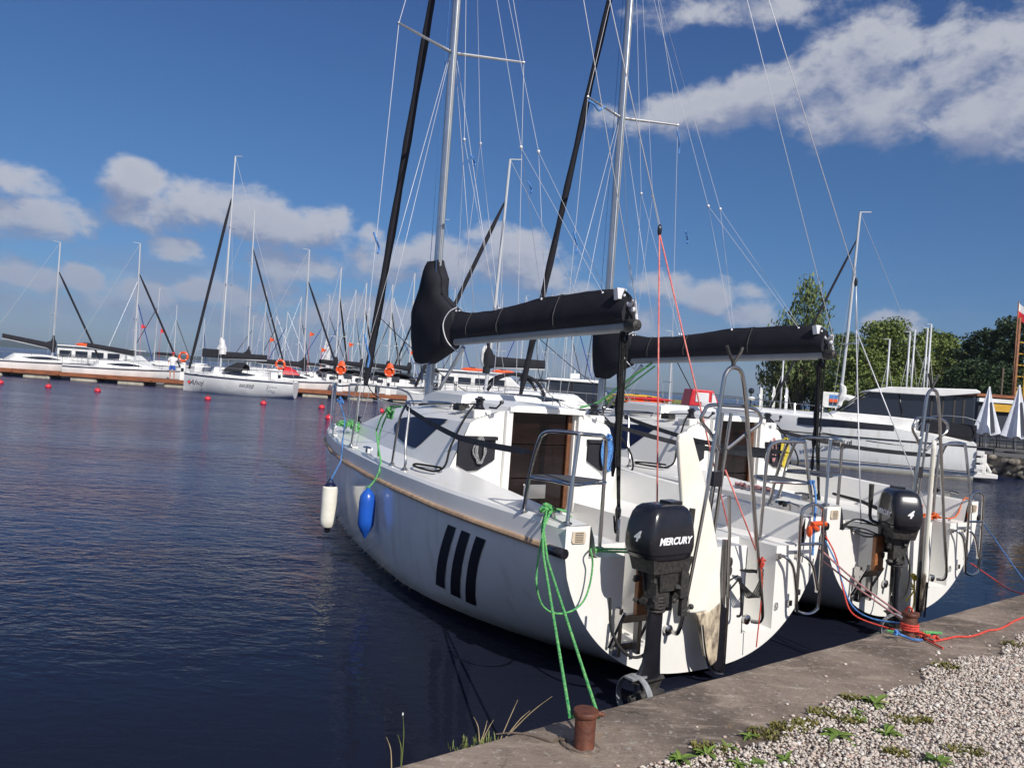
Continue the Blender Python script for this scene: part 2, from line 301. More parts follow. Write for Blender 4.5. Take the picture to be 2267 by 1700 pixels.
# ---------------- mesh helpers ----------------
class MB:
    def __init__(s): s.v=[]; s.f=[]; s.sm=[]
    def add(s,vs,fs,smooth=False):
        o=len(s.v); s.v+= [tuple(x) for x in vs]; s.f+=[tuple(i+o for i in f) for f in fs]; s.sm+=[smooth]*len(fs); return s
    def box(s,c,d,rot=None,taper=1.):
        x,y,z=[k/2 for k in d]; vs=[]
        for dz in(-1,1):
            k=taper if dz>0 else 1.
            for dx,dy in((-1,-1),(1,-1),(1,1),(-1,1)): vs.append(Vector((dx*x*k,dy*y*k,dz*z)))
        if rot is not None: 
            mr=Matrix.Rotation(rot[2],3,'Z')@Matrix.Rotation(rot[1],3,'Y')@Matrix.Rotation(rot[0],3,'X'); vs=[mr@v for v in vs]
        c=Vector(c); return s.add([v+c for v in vs],[(0,3,2,1),(4,5,6,7),(0,1,5,4),(1,2,6,5),(2,3,7,6),(3,0,4,7)])
    def loft(s,rings,cap=True,closed=True,smooth=True):
        n=len(rings[0]); vs=[p for r in rings for p in r]; fs=[]
        for i in range(len(rings)-1):
            for j in range(n if closed else n-1):
                k=(j+1)%n; fs.append((i*n+j,i*n+k,(i+1)*n+k,(i+1)*n+j))
        s.add(vs,fs,smooth)
        if cap and closed:
            s.add(rings[0],[tuple(range(n))[::-1]]); s.add(rings[-1],[tuple(range(n))])
        return s
    def tube(s,pts,r,seg=8,smooth_path=0,cap=True,closed=False):
        pts=[Vector(p) for p in pts]
        if smooth_path: pts=catmull(pts,smooth_path,closed)
        if closed: pts=pts+[pts[0]]
        rs=r if isinstance(r,(list,tuple)) else None
        T=[]
        for i in range(len(pts)):
            a=pts[max(0,i-1)]; b=pts[min(len(pts)-1,i+1)]
            if closed and i in(0,len(pts)-1): a=pts[-2]; b=pts[1]
            d=(b-a); T.append(d.normalized() if d.length>1e-9 else Vector((0,0,1)))
        up=Vector((0,0,1)) if abs(T[0].z)<.9 else Vector((1,0,0))
        N=(up-T[0]*up.dot(T[0])).normalized(); rings=[]
        for i,p in enumerate(pts):
            N=(N-T[i]*N.dot(T[i]))
            N=N.normalized() if N.length>1e-6 else T[i].orthogonal().normalized()
            Bv=T[i].cross(N); rr=(rs[min(len(rs)-1,int(i*(len(rs))/max(1,len(pts))))] if rs and len(rs)!=len(pts) else (rs[i] if rs else r))
            rings.append([p+N*math.cos(2*math.pi*k/seg)*rr+Bv*math.sin(2*math.pi*k/seg)*rr for k in range(seg)])
        return s.loft(rings,cap)
    def lathe(s,prof,c=(0,0,0),seg=20,axis='z',M_=None):
        rings=[]
        for r,z in prof:
            rings.append([Vector((r*math.cos(2*math.pi*k/seg),r*math.sin(2*math.pi*k/seg),z)) for k in range(seg)])
        if axis=='x': rings=[[Vector((p.z,p.x,p.y)) for p in q] for q in rings]
        if axis=='y': rings=[[Vector((p.y,p.z,p.x)) for p in q] for q in rings]
        if M_: rings=[[M_@p for p in q] for q in rings]
        c=Vector(c); rings=[[p+c for p in q] for q in rings]
        return s.loft(rings)
    def prism(s,poly,h,axis='y',c=0.):
        # poly 2D outline extruded +-h/2 along the axis
        n=len(poly)
        def mk(a,b,t): return {'y':(a,c+t,b),'x':(c+t,a,b),'z':(a,b,c+t)}[axis]
        vs=[mk(a,b,-h/2) for a,b in poly]+[mk(a,b,h/2) for a,b in poly]
        fs=[tuple(range(n)),tuple(range(n,2*n))[::-1]]+[(i,i+n,(i+1)%n+n,(i+1)%n) for i in range(n)]
        return s.add(vs,fs)
    def ball(s,c,r,seg=12,sc=(1,1,1)):
        rg=max(5,seg//2+1); rings=[]
        for i in range(rg+1):
            a=math.pi*i/rg; rr=max(1e-4,math.sin(a))
            rings.append([Vector((c[0]+r*sc[0]*rr*math.cos(2*math.pi*k/seg),c[1]+r*sc[1]*rr*math.sin(2*math.pi*k/seg),c[2]-r*sc[2]*math.cos(a))) for k in range(seg)])
        return s.loft(rings)
    def build(s,name,m,parent=None,bevel=0,loc=None,rot=None,label=None,cat=None,group=None,kind=None,wn=False,sub=0,sharp=.62):
        me=bpy.data.meshes.new(name); me.from_pydata(s.v,[],s.f); me.validate()
        if len(me.polygons)==len(s.sm): me.polygons.foreach_set('use_smooth',s.sm)
        me.materials.append(M[m] if isinstance(m,str) else m); me.update()
        import bmesh
        bm=bmesh.new(); bm.from_mesh(me); bmesh.ops.remove_doubles(bm,verts=bm.verts,dist=1e-5); bmesh.ops.recalc_face_normals(bm,faces=bm.faces)
        for e_ in bm.edges:
            if len(e_.link_faces)==2 and e_.calc_face_angle(0)>sharp: e_.smooth=False
        bm.to_mesh(me); bm.free()
        o=bpy.data.objects.new(name,me); col.objects.link(o)
        if parent is not None: o.parent=parent
        if loc is not None: o.location=loc
        if rot is not None: o.rotation_euler=rot
        if bevel:
            b=o.modifiers.new('bevel','BEVEL'); b.width=bevel; b.segments=2; b.limit_method='ANGLE'; b.angle_limit=R(38)
        if sub:
            b=o.modifiers.new('sub','SUBSURF'); b.levels=sub; b.render_levels=sub
        tag(o,label,cat,group,kind); return o
def catmull(pts,n,closed=False):
    out=[]; L=len(pts)
    rng=range(L if closed else L-1)
    for i in rng:
        if closed: p0,p1,p2,p3=pts[(i-1)%L],pts[i],pts[(i+1)%L],pts[(i+2)%L]
        else: p0,p1,p2,p3=pts[max(0,i-1)],pts[i],pts[i+1],pts[min(L-1,i+2)]
        for k in range(n):
            t=k/n; out.append(.5*((2*p1)+(p2-p0)*t+(2*p0-5*p1+4*p2-p3)*t*t+(3*p1-p0-3*p2+p3)*t**3))
    if not closed: out.append(pts[-1])
    return out
def tag(o,label=None,cat=None,group=None,kind=None):
    if label: o['label']=label
    if cat: o['category']=cat
    if group: o['group']=group
    if kind: o['kind']=kind
    return o
def empty(name,loc=(0,0,0),rz=0,label=None,cat=None,group=None,matrix=None):
    o=bpy.data.objects.new(name,None); col.objects.link(o); o.empty_display_size=.2
    if matrix is not None: o.matrix_world=matrix
    else: o.location=loc; o.rotation_euler=(0,0,rz)
    return tag(o,label,cat,group)
def kids(o): return [c for c in bpy.data.objects if c.parent==o]
def copy_tree(o,parent=None):
    c=o.copy(); col.objects.link(c); c.parent=parent
    for ch in kids(o): copy_tree(ch,c)
    return c
def text(name,body,size,m,parent,mtx,shear=0.,bold=0.,align='CENTER',ext=.001,xs=1.):
    cu=bpy.data.curves.new(name,'FONT'); cu.body=body; cu.size=size; cu.shear=shear; cu.offset=bold; cu.extrude=ext; cu.align_x=align; cu.align_y='CENTER'; cu.resolution_u=3
    t=bpy.data.objects.new('tmp',cu); col.objects.link(t)
    me=bpy.data.meshes.new_from_object(t.evaluated_get(bpy.context.evaluated_depsgraph_get()))
    bpy.data.objects.remove(t); me.name=name; me.materials.clear(); me.materials.append(M[m])
    o=bpy.data.objects.new(name,me); col.objects.link(o); o.parent=parent; o.matrix_local=mtx@Matrix.Diagonal((xs,1,1,1)); return o
def frame(loc,xd,up):
    # text frame: x along xd, y along up
    x=Vector(xd).normalized(); u=Vector(up); z=x.cross(u).normalized(); y=z.cross(x)
    m=Matrix.Identity(4)
    for i in range(3): m[i][0]=x[i]; m[i][1]=y[i]; m[i][2]=z[i]; m[i][3]=loc[i]
    return m
def interp(tab,x):
    if x<=tab[0][0]: return tab[0][1]
    for (a,va),(b,vb) in zip(tab,tab[1:]):
        if x<=b:
            t=(x-a)/(b-a); t2=t*t*(3-2*t)*.4+t*.6; return va+(vb-va)*t2
    return tab[-1][1]
# ---------------- the two near sailing boats (x forward, y port, z up, origin at the stern waterline) ----------------
TB=[(-.05,1.17),(.5,1.20),(1.,1.225),(1.6,1.225),(2.4,1.185),(3.3,1.10),(4.3,.97),(5.5,.76),(6.4,.55),(7.1,.35),(7.6,.17),(7.85,.05)]
TZ=[(-.05,.90),(2,.895),(5,.88),(7.85,.90)]
TK=[(-.05,.05),(.5,-.03),(1,-.13),(1.5,-.24),(2.5,-.48),(4,-.55),(5.5,-.5),(6.8,-.4),(7.6,-.3),(7.85,-.2)]
def hB(x): return interp(TB,x)
def hz(x): return interp(TZ,x)
def hk(x): return interp(TK,x)
def hn(x): return interp([(-.05,2.6),(1,2.7),(2.5,3.),(4,2.7),(5.5,2.2),(7.85,1.4)],x)
def hm(x): return interp([(-.05,1.6),(1,1.8),(2.5,2.5),(4,2.5),(5.5,2.2),(7.85,1.5)],x)
def hull_y(x,z,tab=None):
    q=max(0.,min(1.,(hz(x)-z)/(hz(x)-hk(x)))); return hB(x)*(1-q**hm(x))**(1/hn(x))
def hull_zbot(x,y):
    q=min(1.,abs(y)/hB(x)); return hz(x)-(hz(x)-hk(x))*(1-q**hn(x))**(1/hm(x))
SX=[-.05,.2,.5,1.,1.5,2.05,2.6,3.3,4.,4.7,5.5,6.,6.5,6.9,7.2,7.45,7.65,7.78,7.85]
def hull_ring(x,n=13):
    out=[]
    for i in range(n+1):
        a=i/n*math.pi/2
        y=hB(x)*math.sin(a)**(2/hn(x)); z=hz(x)-(hz(x)-hk(x))*(math.cos(a))**(2/hm(x)); out.append((x,y,z))
    full=[(x,-y,z) for (_,y,z) in reversed(out)]+out[1:]
    return [Vector(p) for p in full]
Y4=[(2.05,.93,1.12,.74,1.56,.50,1.63,1.665),(2.6,.90,1.125,.71,1.55,.48,1.625,1.66),(3.3,.84,1.13,.66,1.52,.45,1.61,1.64),(4.,.74,1.13,.58,1.47,.38,1.565,1.60),(4.7,.62,1.13,.48,1.42,.30,1.51,1.54),(5.5,.46,1.12,.34,1.31,.2,1.37,1.39),(6.,.35,1.12,.26,1.22,.15,1.26,1.275),(6.5,.24,1.11,.17,1.155,.1,1.175,1.185),(6.9,.16,1.10,.11,1.125,.06,1.135,1.14),(7.2,.1,1.095,.07,1.105,.04,1.11,1.112),(7.85,.012,1.08,.008,1.08,.004,1.08,1.08)]
def coach(x):
    for a,b in zip(Y4,Y4[1:]):
        if x<=b[0]:
            t=(x-a[0])/(b[0]-a[0]); return [a[i]+(b[i]-a[i])*t for i in range(1,8)]
    return list(Y4[-1][1:])
def tubeset(paths,r=.0125,seg=8,sp=0):
    m=MB()
    for p in paths: m.tube(p,r,seg,sp)
    return m
def near_boat(name):
    root=empty(name)
    # hull
    m=MB(); m.loft([hull_ring(x) for x in SX],cap=False,closed=False)
    hull=m.build('hull','hull_gelcoat',root)
    for side in (1,-1):
        for i,(xt0,xt1,sh_,zl) in enumerate(((1.401,1.267,.398,.235),(1.181,1.048,.412,.21),(.962,.835,.436,.20))):
            s=MB(); rows=[]
            for k in range(9):
                z=.80-(.80-zl)*k/8; sh=sh_*k/8; rows.append([Vector((xx+sh,side*(hull_y(xx+sh,z)+.004),z)) for xx in (xt0,(xt0+xt1)/2,xt1)])
            s.loft(rows,cap=False,closed=False); s.build('hull_stripe','stripe_black',hull)
    # transom, strip by strip so the two boarding wells stay open
    ys=sorted(set([round(-1.17+.03*i,3) for i in range(79)]+[s*v for s in(-1,1) for v in(.38,.42,.68,.70,.985,.99)]))
    m=MB()
    def ztop(y):
        a=abs(y)
        return 1.06 if a>=.99 else (.86 if a>=.70 else (.26 if a>.40 else .88))
    for a,b in zip(ys,ys[1:]):
        mid=(a+b)/2; zt=ztop(mid)
        m.add([(-.05,a,hull_zbot(-.05,a)),(-.05,b,hull_zbot(-.05,b)),(-.05,b,zt),(-.05,a,zt)],[(0,1,2,3)])
    m.build('transom','gelcoat',root)
    # rub rail
    for side in(1,-1):
        m=MB(); xs=[-.03+i*.2 for i in range(40)]; xs=[x for x in xs if x<7.8]+[7.84]
        m.tube([(x,side*(hB(x)+.008),hz(x)) for x in xs],.022,8); rr=m.build('rub_rail','tan_rail',root)
        m=MB(); m.tube([(-.075,side*1.185,.90),(.07,side*1.205,.90)],.032,10); m.build('rail_end_cap','black_plastic',rr)
    # deck: gunwale, side deck, coachroof
    m=MB(); rows=[]
    xs=[-.05,.3,.8,1.3,1.7,2.05,2.6,3.3,4.,4.7,5.5,6.,6.5,6.9,7.2,7.5,7.7,7.85]
    for x in xs:
        B=hB(x); z=hz(x); e=min(1,B/.3)
        half=[(B,z+.0),(B-.012*e,z+.135),(B-.03*e,z+.158),(B-.05*e,z+.163)]
        if x<2.05:
            t=max(0,x)/2.05; yi=.985-.12*t; zi=1.065+.10*t
            half+=[(B-.09,z+.165),(yi+.02,zi)]
            half+=[(yi,zi-.012)]
        else:
            yb,zb,yt,zt,ym,zm,zc_=coach(x); w=min(B-.03*e,B*.85)
            half+=[(max(B-.11*e,yb+.01*e),z+.166),(yb,zb),(yb-(yb-yt)*.5,zb+(zt-zb)*.52),(yt+.01*e,zt-.03*e),(yt-.04*e,zt+.01*e),(ym,zm),(ym*.4,zc_-.004),(0,zc_)]
        rows.append((x,half))
    for side in(1,-1):
        r1=[[Vector((x,side*a,b)) for a,b in h] for x,h in rows if x<2.05]+[[Vector((2.05,side*a,b)) for a,b in [(hB(2.05),hz(2.05)),(hB(2.05)-.012,hz(2.05)+.135),(hB(2.05)-.03,hz(2.05)+.158),(hB(2.05)-.05,hz(2.05)+.163),(hB(2.05)-.09,hz(2.05)+.165),(.885,1.165),(.865,1.16)]]]
        m.loft(r1,cap=False,closed=False)
        r2=[[Vector((x,side*a,b)) for a,b in h] for x,h in rows if x>=2.05]
        m.loft(r2,cap=False,closed=False)
        # aft corner top and inner face
        m.add([(-.05,side*.99,1.06),(-.05,side*1.14,1.063),(.35,side*1.14,1.065),(.35,side*.97,1.07)],[(0,1,2,3)])
    m.build('deck','gelcoat',root,sharp=.30)
    # cockpit: coaming walls, seats, sole, stern wells
    m=MB()
    for s in(1,-1):
        wall=[]
        for x in(-.05,.5,1.,1.5,2.05):
            t=max(0,x)/2.05; yi=.985-.12*t; zi=1.053+.10*t; wall.append([Vector((x,s*yi,zi)),Vector((x,s*(yi-.03),.98)),Vector((x,s*(yi-.05),.87)),Vector((x,s*(yi-.085),.85))])
        m.loft(wall,cap=False,closed=False)
        m.add([(.32,s*.96,.855),(2.05,s*.84,.855),(2.05,s*.36,.84),(.32,s*.40,.84)],[(0,1,2,3)])       # seat
        m.add([(-.05,s*.96,.857),(.32,s*.96,.855),(.32,s*.70,.855),(-.05,s*.70,.857)],[(0,1,2,3)])
        m.add([(.32,s*.40,.84),(2.05,s*.36,.84),(2.05,s*.33,.30),(.32,s*.36,.30)],[(0,1,2,3)])         # seat front
        m.add([(-.05,s*.70,.857),(.30,s*.69,.855),(.30,s*.685,.28),(-.05,s*.70,.26)],[(0,1,2,3)])        # well sides
        m.add([(-.05,s*.40,.26),(.30,s*.42,.28),(.30,s*.42,.86),(-.05,s*.40,.86)],[(0,1,2,3)])
        m.add([(-.05,s*.40,.26),(-.05,s*.70,.26),(.30,s*.685,.28),(.30,s*.42,.28)],[(0,1,2,3)])
        m.add([(.30,s*.42,.28),(.30,s*.685,.28),(.30,s*.69,.855),(.30,s*.42,.86)],[(0,1,2,3)])
    m.add([(-.05,-.38,.88),(-.05,.38,.88),(.30,.42,.86),(.30,-.42,.86)],[(0,1,2,3)])
    m.add([(.31,-.40,.86),(.31,.40,.86),(.33,.36,.30),(.33,-.36,.30)],[(0,1,2,3)])
    m.add([(.3,-.37,.30),(.3,.37,.30),(2.05,.34,.30),(2.05,-.34,.30)],[(0,1,2,3)])
    m.build('cockpit','gelcoat',root,sharp=.4)
    # cabin bulkhead
    m=MB()
    def ctop(y):
        pts=[(0,1.66),(.45,1.642),(.50,1.625),(.70,1.565),(.75,1.53),(.835,1.33),(.93,1.12)]
        y=abs(y)
        for (a,za_),(b,zb_) in zip(pts,pts[1:]):
            if y<=b: return za_+(zb_-za_)*(y-a)/(b-a)
        return 1.12
    yy=[-.93,-.835,-.75,-.70,-.60,-.45,-.34]
    for s in(1,-1):
        for a,b in zip(yy,yy[1:]): m.add([(2.045,s*a,.84 if abs(a)<.9 else 1.1),(2.045,s*b,.84),(2.045,s*b,ctop(b)),(2.045,s*a,ctop(a))],[(0,1,2,3)])
        m.add([(2.045,s*.34,.30),(2.045,s*.34,1.66),(2.13,s*.34,1.66),(2.13,s*.34,.30)],[(0,1,2,3)])
    m.add([(2.045,-.34,.30),(2.045,.34,.30),(2.045,.34,.74),(2.045,-.34,.74)],[(0,1,2,3)])
    m.box((2.06,0,.72),(.10,.70,.05)); m.build('cabin_bulkhead','gelcoat',root)
    for s in(1,-1):
        m=MB(); m.box((2.02,s*.385,1.20),(.05,.065,.90)); m.build('door_post','gelcoat',root,bevel=.01)
    m=MB()
    for k in range(3): m.box((2.115,0,.895+k*.305),(.02,.675,.298))
    door=m.build('companionway_door','wood_door',root,bevel=.004)
    m=MB(); m.box((2.098,.02,.93),(.02,.24,.13)); v=m.build('door_vent','steel',door,bevel=.004)
    m=MB(); m.box((2.096,.02,.775),(.02,.4,.05)); m.box((2.09,-.315,1.2),(.02,.04,.85)); m.build('door_trim','door_frame_wood',door)
    # sliding hatch garage and slot lip
    m=MB(); rows=[]
    for x,h in((1.98,.0),(2.0,.03),(2.35,.045),(2.75,.05),(2.80,.095),(3.45,.10),(3.62,.06),(3.7,.0)):
        w=.40 if x<2.78 else .47
        rows.append([Vector((x,w,1.61)),Vector((x,w-.02,1.648+h)),Vector((x,w-.08,1.668+h)),Vector((x,0,1.675+h)),Vector((x,-w+.08,1.668+h)),Vector((x,-w+.02,1.648+h)),Vector((x,-w,1.61))])
    m.loft(rows,cap=False,closed=False); m.box((1.99,0,1.665),(.03,.8,.04)); m.build('sliding_hatch','gelcoat',root)
    # side windows, following the coachroof side
    for s in(1,-1):
        m=MB()
        def sd_(x,k):
            yb,zb,yt,zt=coach(x)[:4]; return Vector((x,s*(yb+(yt-yb)*k+.007),zb+(zt-zb)*k+.004))
        top=[(2.5,.93),(2.8,.93),(3.3,.92),(3.7,.90),(3.85,.84),(3.92,.70)]
        n=8; ra=[];rb=[]
        for i in range(17):
            x=2.5+(3.92-2.5)*i/16; ra.append(sd_(x,interp(top,x))); rb.append(sd_(x,interp([(2.5,.93),(2.96,.20),(3.2,.22),(3.5,.30),(3.75,.42),(3.87,.52),(3.92,.64)],x)))
        rows=[[a.lerp(b,t) for t in(0,.33,.66,1)] for a,b in zip(ra,rb)]
        m.loft(rows,cap=False,closed=False); m.build('side_window','navy_glass',root)
    # storage pockets, winches, clutches
    for s in(1,-1):
        m=MB(); m.prism([(s*.50,1.40),(s*.86,1.40),(s*.86,1.17),(s*.76,1.12),(s*.66,1.13),(s*.50,1.22)],.02,'x',2.03)
        m.box((2.02,s*.68,1.405),(.04,.38,.03)); m.build('storage_pocket','canvas',root)
        m=MB(); m.box((2.16,s*.62,1.605),(.19,.17,.08)); m.build('winch_plinth','gelcoat',root,bevel=.015)
        m=MB(); m.lathe([(.05,0),(.052,.012),(.038,.02),(.030,.05),(.036,.075),(.046,.082),(.046,.095),(.03,.10)],(2.14,s*.62,1.645),20); m.box((2.14,s*.62,1.752),(.07,.015,.012))
        w=m.build('winch','black_plastic',root)
        m=MB(); m.tube([(2.0,s*.60,1.67),(1.93,s*.57,1.67),(1.90,s*.55,1.71)],.009); m.ball((1.89,s*.545,1.725),.02,8); m.build('winch_handle','black_plastic',w)
        m=MB(); m.box((2.52,s*.60,1.635),(.13,.11,.05)); 
        for k in(-1,0,1): m.box((2.50,s*.60+k*.033,1.665),(.10,.022,.02),rot=(0,-.1,0))
        m.build('rope_clutch','black_rough',root,bevel=.006)
    # grab rails
    for s in(1,-1):
        m=MB(); m.tube([(2.9,s*.52,1.62),(2.95,s*.52,1.66),(4.2,s*.38,1.61),(4.25,s*.38,1.57)],.011,8,4); m.build('grab_rail','steel',root)
    # stainless: pushpits with seat, gates, stanchions, pulpit
    for s in(1,-1):
        m=tubeset([[(.45,s*1.165,1.06),(.40,s*1.17,1.30),(.33,s*1.16,1.54),(.26,s*1.14,1.60),(.12,s*1.10,1.615),(.03,s*1.02,1.612),(.08,s*.88,1.605),(.12,s*.80,1.59),(.145,s*.765,1.53),(.15,s*.755,1.30),(.155,s*.75,.85)],
            [(-.005,s*1.135,1.06),(.03,s*1.09,1.35),(.06,s*1.05,1.61)]],.0135,10)
        # smooth the bend
        q=MB(); q.tube([(.45,s*1.165,1.06),(.40,s*1.17,1.30),(.33,s*1.165,1.53),(.27,s*1.15,1.60),(.14,s*1.11,1.615),(.05,s*1.03,1.612),(.08,s*.90,1.605),(.12,s*.81,1.595),(.145,s*.765,1.53),(.15,s*.755,1.30),(.155,s*.75,.85)],.0135,10,5)
        q.tube([(-.005,s*1.135,1.06),(.03,s*1.09,1.35),(.055,s*1.05,1.61)],.0135,10)
        for f in((.45,s*1.165,1.068),(-.005,s*1.135,1.068),(.155,s*.75,.866)): q.lathe([(.032,0),(.03,.008),(.018,.012)],f,12)
        pp=q.build('pushpit_rail','steel',root)
        q=MB(); q.tube([(.41,s*1.16,1.295),(.22,s*1.12,1.30),(.03,s*1.09,1.30),(.08,s*.92,1.30),(.15,s*.755,1.30),(.42,s*.95,1.30)],.012,8,4,closed=True); q.build('seat_rim','steel',pp)
        q=MB(); q.prism([(.40,s*1.145),(.04,s*1.08),(.085,s*.92),(.155,s*.775),(.36,s*.9),(.43,s*1.0)],.012,'z',1.305); q.build('seat_board','webbing',pp)
        q=MB(); q.tube([(2.90,s*1.08,1.06),(2.86,s*1.06,1.45),(2.82,s*1.03,1.60),(2.76,s*1.02,1.64),(2.70,s*1.03,1.60),(2.62,s*1.08,1.30),(2.55,s*1.10,1.15),(2.55,s*1.105,1.06)],.0125,8,5)
        for f in((2.90,s*1.08,1.06),(2.55,s*1.105,1.06)): q.lathe([(.03,0),(.028,.012),(.015,.02)],f,12)
        q.build('lifeline_gate','steel',root)
        q=MB(); q.tube([(4.6,s*.87,1.06),(4.58,s*.83,1.62)],.012,8); q.lathe([(.028,0),(.018,.03)],(4.6,s*.87,1.06),12); q.build('stanchion','steel',root)
        q=MB(); q.box((4.62,s*.85,1.055),(.18,.06,.012)); q.box((6.05,s*.6,1.06),(.18,.06,.012)); q.build('stanchion_base','gelcoat',root)
        # webbing lifeline: wide aft, thin forward
        def ribbon(pts,w,n=14,sag=.05):
            b=MB(); rows=[]
            for i in range(n+1):
                t=i/n; k=t*(len(pts)-1); j=min(int(k),len(pts)-2); p=Vector(pts[j]).lerp(Vector(pts[j+1]),k-j)
                p.z-=sag*4*t*(1-t); ww=w*(1 if .06<t else t/.06); rows.append([p+Vector((0,0,ww/2)),p-Vector((0,0,ww/2))])
            return b.loft(rows,cap=False,closed=False)
        b=ribbon([(.36,s*1.165,1.46),(1.5,s*1.14,1.50),(2.78,s*1.03,1.60)],.045); b.build('lifeline_strap','webbing',root)
        b=MB(); b.tube([(2.80,s*1.03,1.62),(4.58,s*.83,1.60),(6.0,s*.62,1.62)],.004,6); b.tube([(2.88,s*1.06,1.34),(4.59,s*.85,1.33),(6.0,s*.64,1.34)],.003,6); b.build('lifeline','wire',root)
        # pulpit
        q=MB(); q.tube([(6.05,s*.60,1.07),(6.15,s*.58,1.40),(6.35,s*.52,1.66),(6.9,s*.36,1.70),(7.4,s*.20,1.70),(7.55,s*.1,1.68)],.0125,8,4)
        q.tube([(6.85,s*.38,1.07),(7.0,s*.33,1.69)],.0125,8); q.tube([(7.5,s*.13,1.07),(7.55,s*.1,1.68)],.0125,8); q.build('pulpit','steel',root)
    q=MB(); q.tube([(7.55,.1,1.68),(7.66,0,1.66),(7.55,-.1,1.68)],.0125,8,4); q.build('pulpit_bow_loop','steel',root)
    for s in(1,-1):
        for x in(.22,3.9,6.9):
            q=MB(); B=hB(x)-.08; z=1.075; q.tube([(x-.11,s*B,z+.035),(x-.04,s*B,z+.045),(x+.04,s*B,z+.045),(x+.11,s*B,z+.035)],.011,8); q.box((x,s*B,z+.012),(.06,.025,.05)); q.build('cleat','steel',root)
    # stern frame with boom crutch and heart-shaped grab loops
    q=MB()
    q.tube([(-.11,-.42,.36),(-.17,-.44,.38),(-.19,-.42,.50),(-.19,-.31,1.0),(-.20,-.13,1.8),(-.20,-.075,2.02),(-.20,-.03,2.09),(-.20,.04,2.10),(-.20,.09,2.06),(-.20,.11,1.98),(-.20,.14,1.70),(-.20,.20,1.20),(-.19,.30,.55),(-.17,.32,.38),(-.11,.31,.36)],.0145,10,5)
    q.tube([(-.16,.06,1.56),(-.17,.16,1.66),(-.19,.27,1.74),(-.20,.26,1.80),(-.19,.20,1.845),(-.18,0,1.85),(-.18,-.18,1.845),(-.19,-.26,1.81),(-.19,-.27,1.74),(-.17,-.14,1.65),(-.16,-.01,1.56)],.0125,8,5)
    q.tube([(-.15,.045,1.80),(-.14,.06,1.40),(-.13,.10,1.05),(-.11,.10,.95)],.012,8); q.tube([(-.15,-.035,1.80),(-.14,.0,1.35),(-.13,.03,.95)],.012,8)
    for s in(-.42,.31): q.lathe([(.035,0),(.035,.02),(.015,.03)],(-.055,s,.36),12,M_=Matrix.Rotation(R(-90),3,'Y'))
    fr=q.build('stern_frame','steel',root)
    q=MB(); q.tube([(-.20,.03,2.10),(-.20,.035,2.14),(-.20,.08,2.20),(-.20,.10,2.24)],.011,8); q.tube([(-.20,.03,2.10),(-.20,.02,2.14),(-.20,-.03,2.20),(-.20,-.045,2.24)],.011,8); q.build('boom_crutch','black_rough',fr)
    q=MB(); q.box((-.145,.055,1.36),(.04,.08,.10)); q.tube([(-.145,.06,1.36),(-.13,.09,.97)],.010,6); q.box((-.13,.08,.95),(.05,.12,.05)); q.build('tiller_lock','black_plastic',fr,bevel=.006)
    # rudder head, stock and lifted blade
    rud=empty('rudder',(-.15,-.07,0)); rud.parent=root
    # lifted blade, turned to port (outline: distance from the stock, height)
    q=MB(); o=[(.47,1.29),(.50,1.45),(.525,1.60),(.52,1.645),(.45,1.67),(.405,1.64),(.305,1.42),(.205,1.19),(.105,.89),(.07,.71),(.05,.55),(.09,.47),(.15,.44),(.19,.50),(.27,.495),(.325,.50),(.39,.82)]
    q.prism(o,.035,'x',-.03); q.build('rudder_blade','rudder_cream',rud,bevel=.012)
    q=MB(); q.prism([(.27,.495),(.15,.50),(.05,.56),(.045,.30),(.05,.16),(.10,.13),(.16,.20),(.20,.33),(.24,.44)],.038,'x',-.032); q.build('worn_blade_root','worn_paint',rud,bevel=.012)
    q=MB(); q.prism([(.05,.56),(.10,.42),(.09,.2),(.06,.10),(-.02,.07),(-.03,.35),(-.02,.5)],.05,'x',-.01); q.build('rudder_cheek','black_plastic',rud,bevel=.008)
    q=MB(); q.tube([(-.03,-.035,.06),(-.03,-.03,.5),(-.03,.0,1.0),(-.03,.03,1.25)],.011,8); q.tube([(-.0,-.01,.06),(0,0,.95)],.024,10); q.tube([(-.06,.22,.42),(-.06,.17,.22),(-.06,.10,.10),(-.06,.0,.07)],.009,6,4); q.build('rudder_stock','steel',rud)
    q=MB(); q.tube([(.1,0,.93),(.5,-.1,.99),(.9,-.22,1.0)],[.02,.018,.014],8); q.build('tiller','black_rough',root)
    # boarding ladder, folded
    q=MB()
    q.tube([(-.14,-.84,.45),(-.15,-.82,.80),(-.16,-.80,1.08),(-.16,-.83,1.15),(-.16,-.92,1.175),(-.16,-1.02,1.15),(-.16,-1.04,1.08),(-.15,-1.07,.80),(-.14,-1.085,.45),(-.14,-1.06,.39),(-.14,-.98,.37),(-.14,-.88,.39)],.0125,8,4,closed=True)
    q.tube([(-.155,-.81,.89),(-.155,-1.05,.885)],.0115,8)
    q.tube([(-.06,-.71,.79),(-.11,-.73,.79),(-.13,-.79,.72),(-.14,-.83,.54)],.012,8,4); q.tube([(-.06,-.91,.79),(-.11,-.93,.79),(-.13,-1.0,.72),(-.14,-1.06,.54)],.012,8,4)
    for c in((-.062,-.71,.79),(-.062,-.91,.79),(-.062,-.86,.44),(-.135,-.85,.54),(-.135,-1.075,.54)): q.box(c,(.025,.035,.04))
    q.build('boarding_ladder','steel',root)
    # vents and fittings on the transom
    for s in(1,-1):
        q=MB(); q.prism([(s*1.03,.955),(s*1.12,.955),(s*1.13,.97),(s*1.125,1.03),(s*1.04,1.03),(s*1.025,1.015)],.012,'x',-.055)
        v=q.build('stern_vent','vent_beige',root,bevel=.003)
        q=MB()
        for k in range(6): q.box((-.0625,s*1.078,.968+k*.0105),(.003,.062,.0035))
        q.build('vent_slots','vent_dark',v)
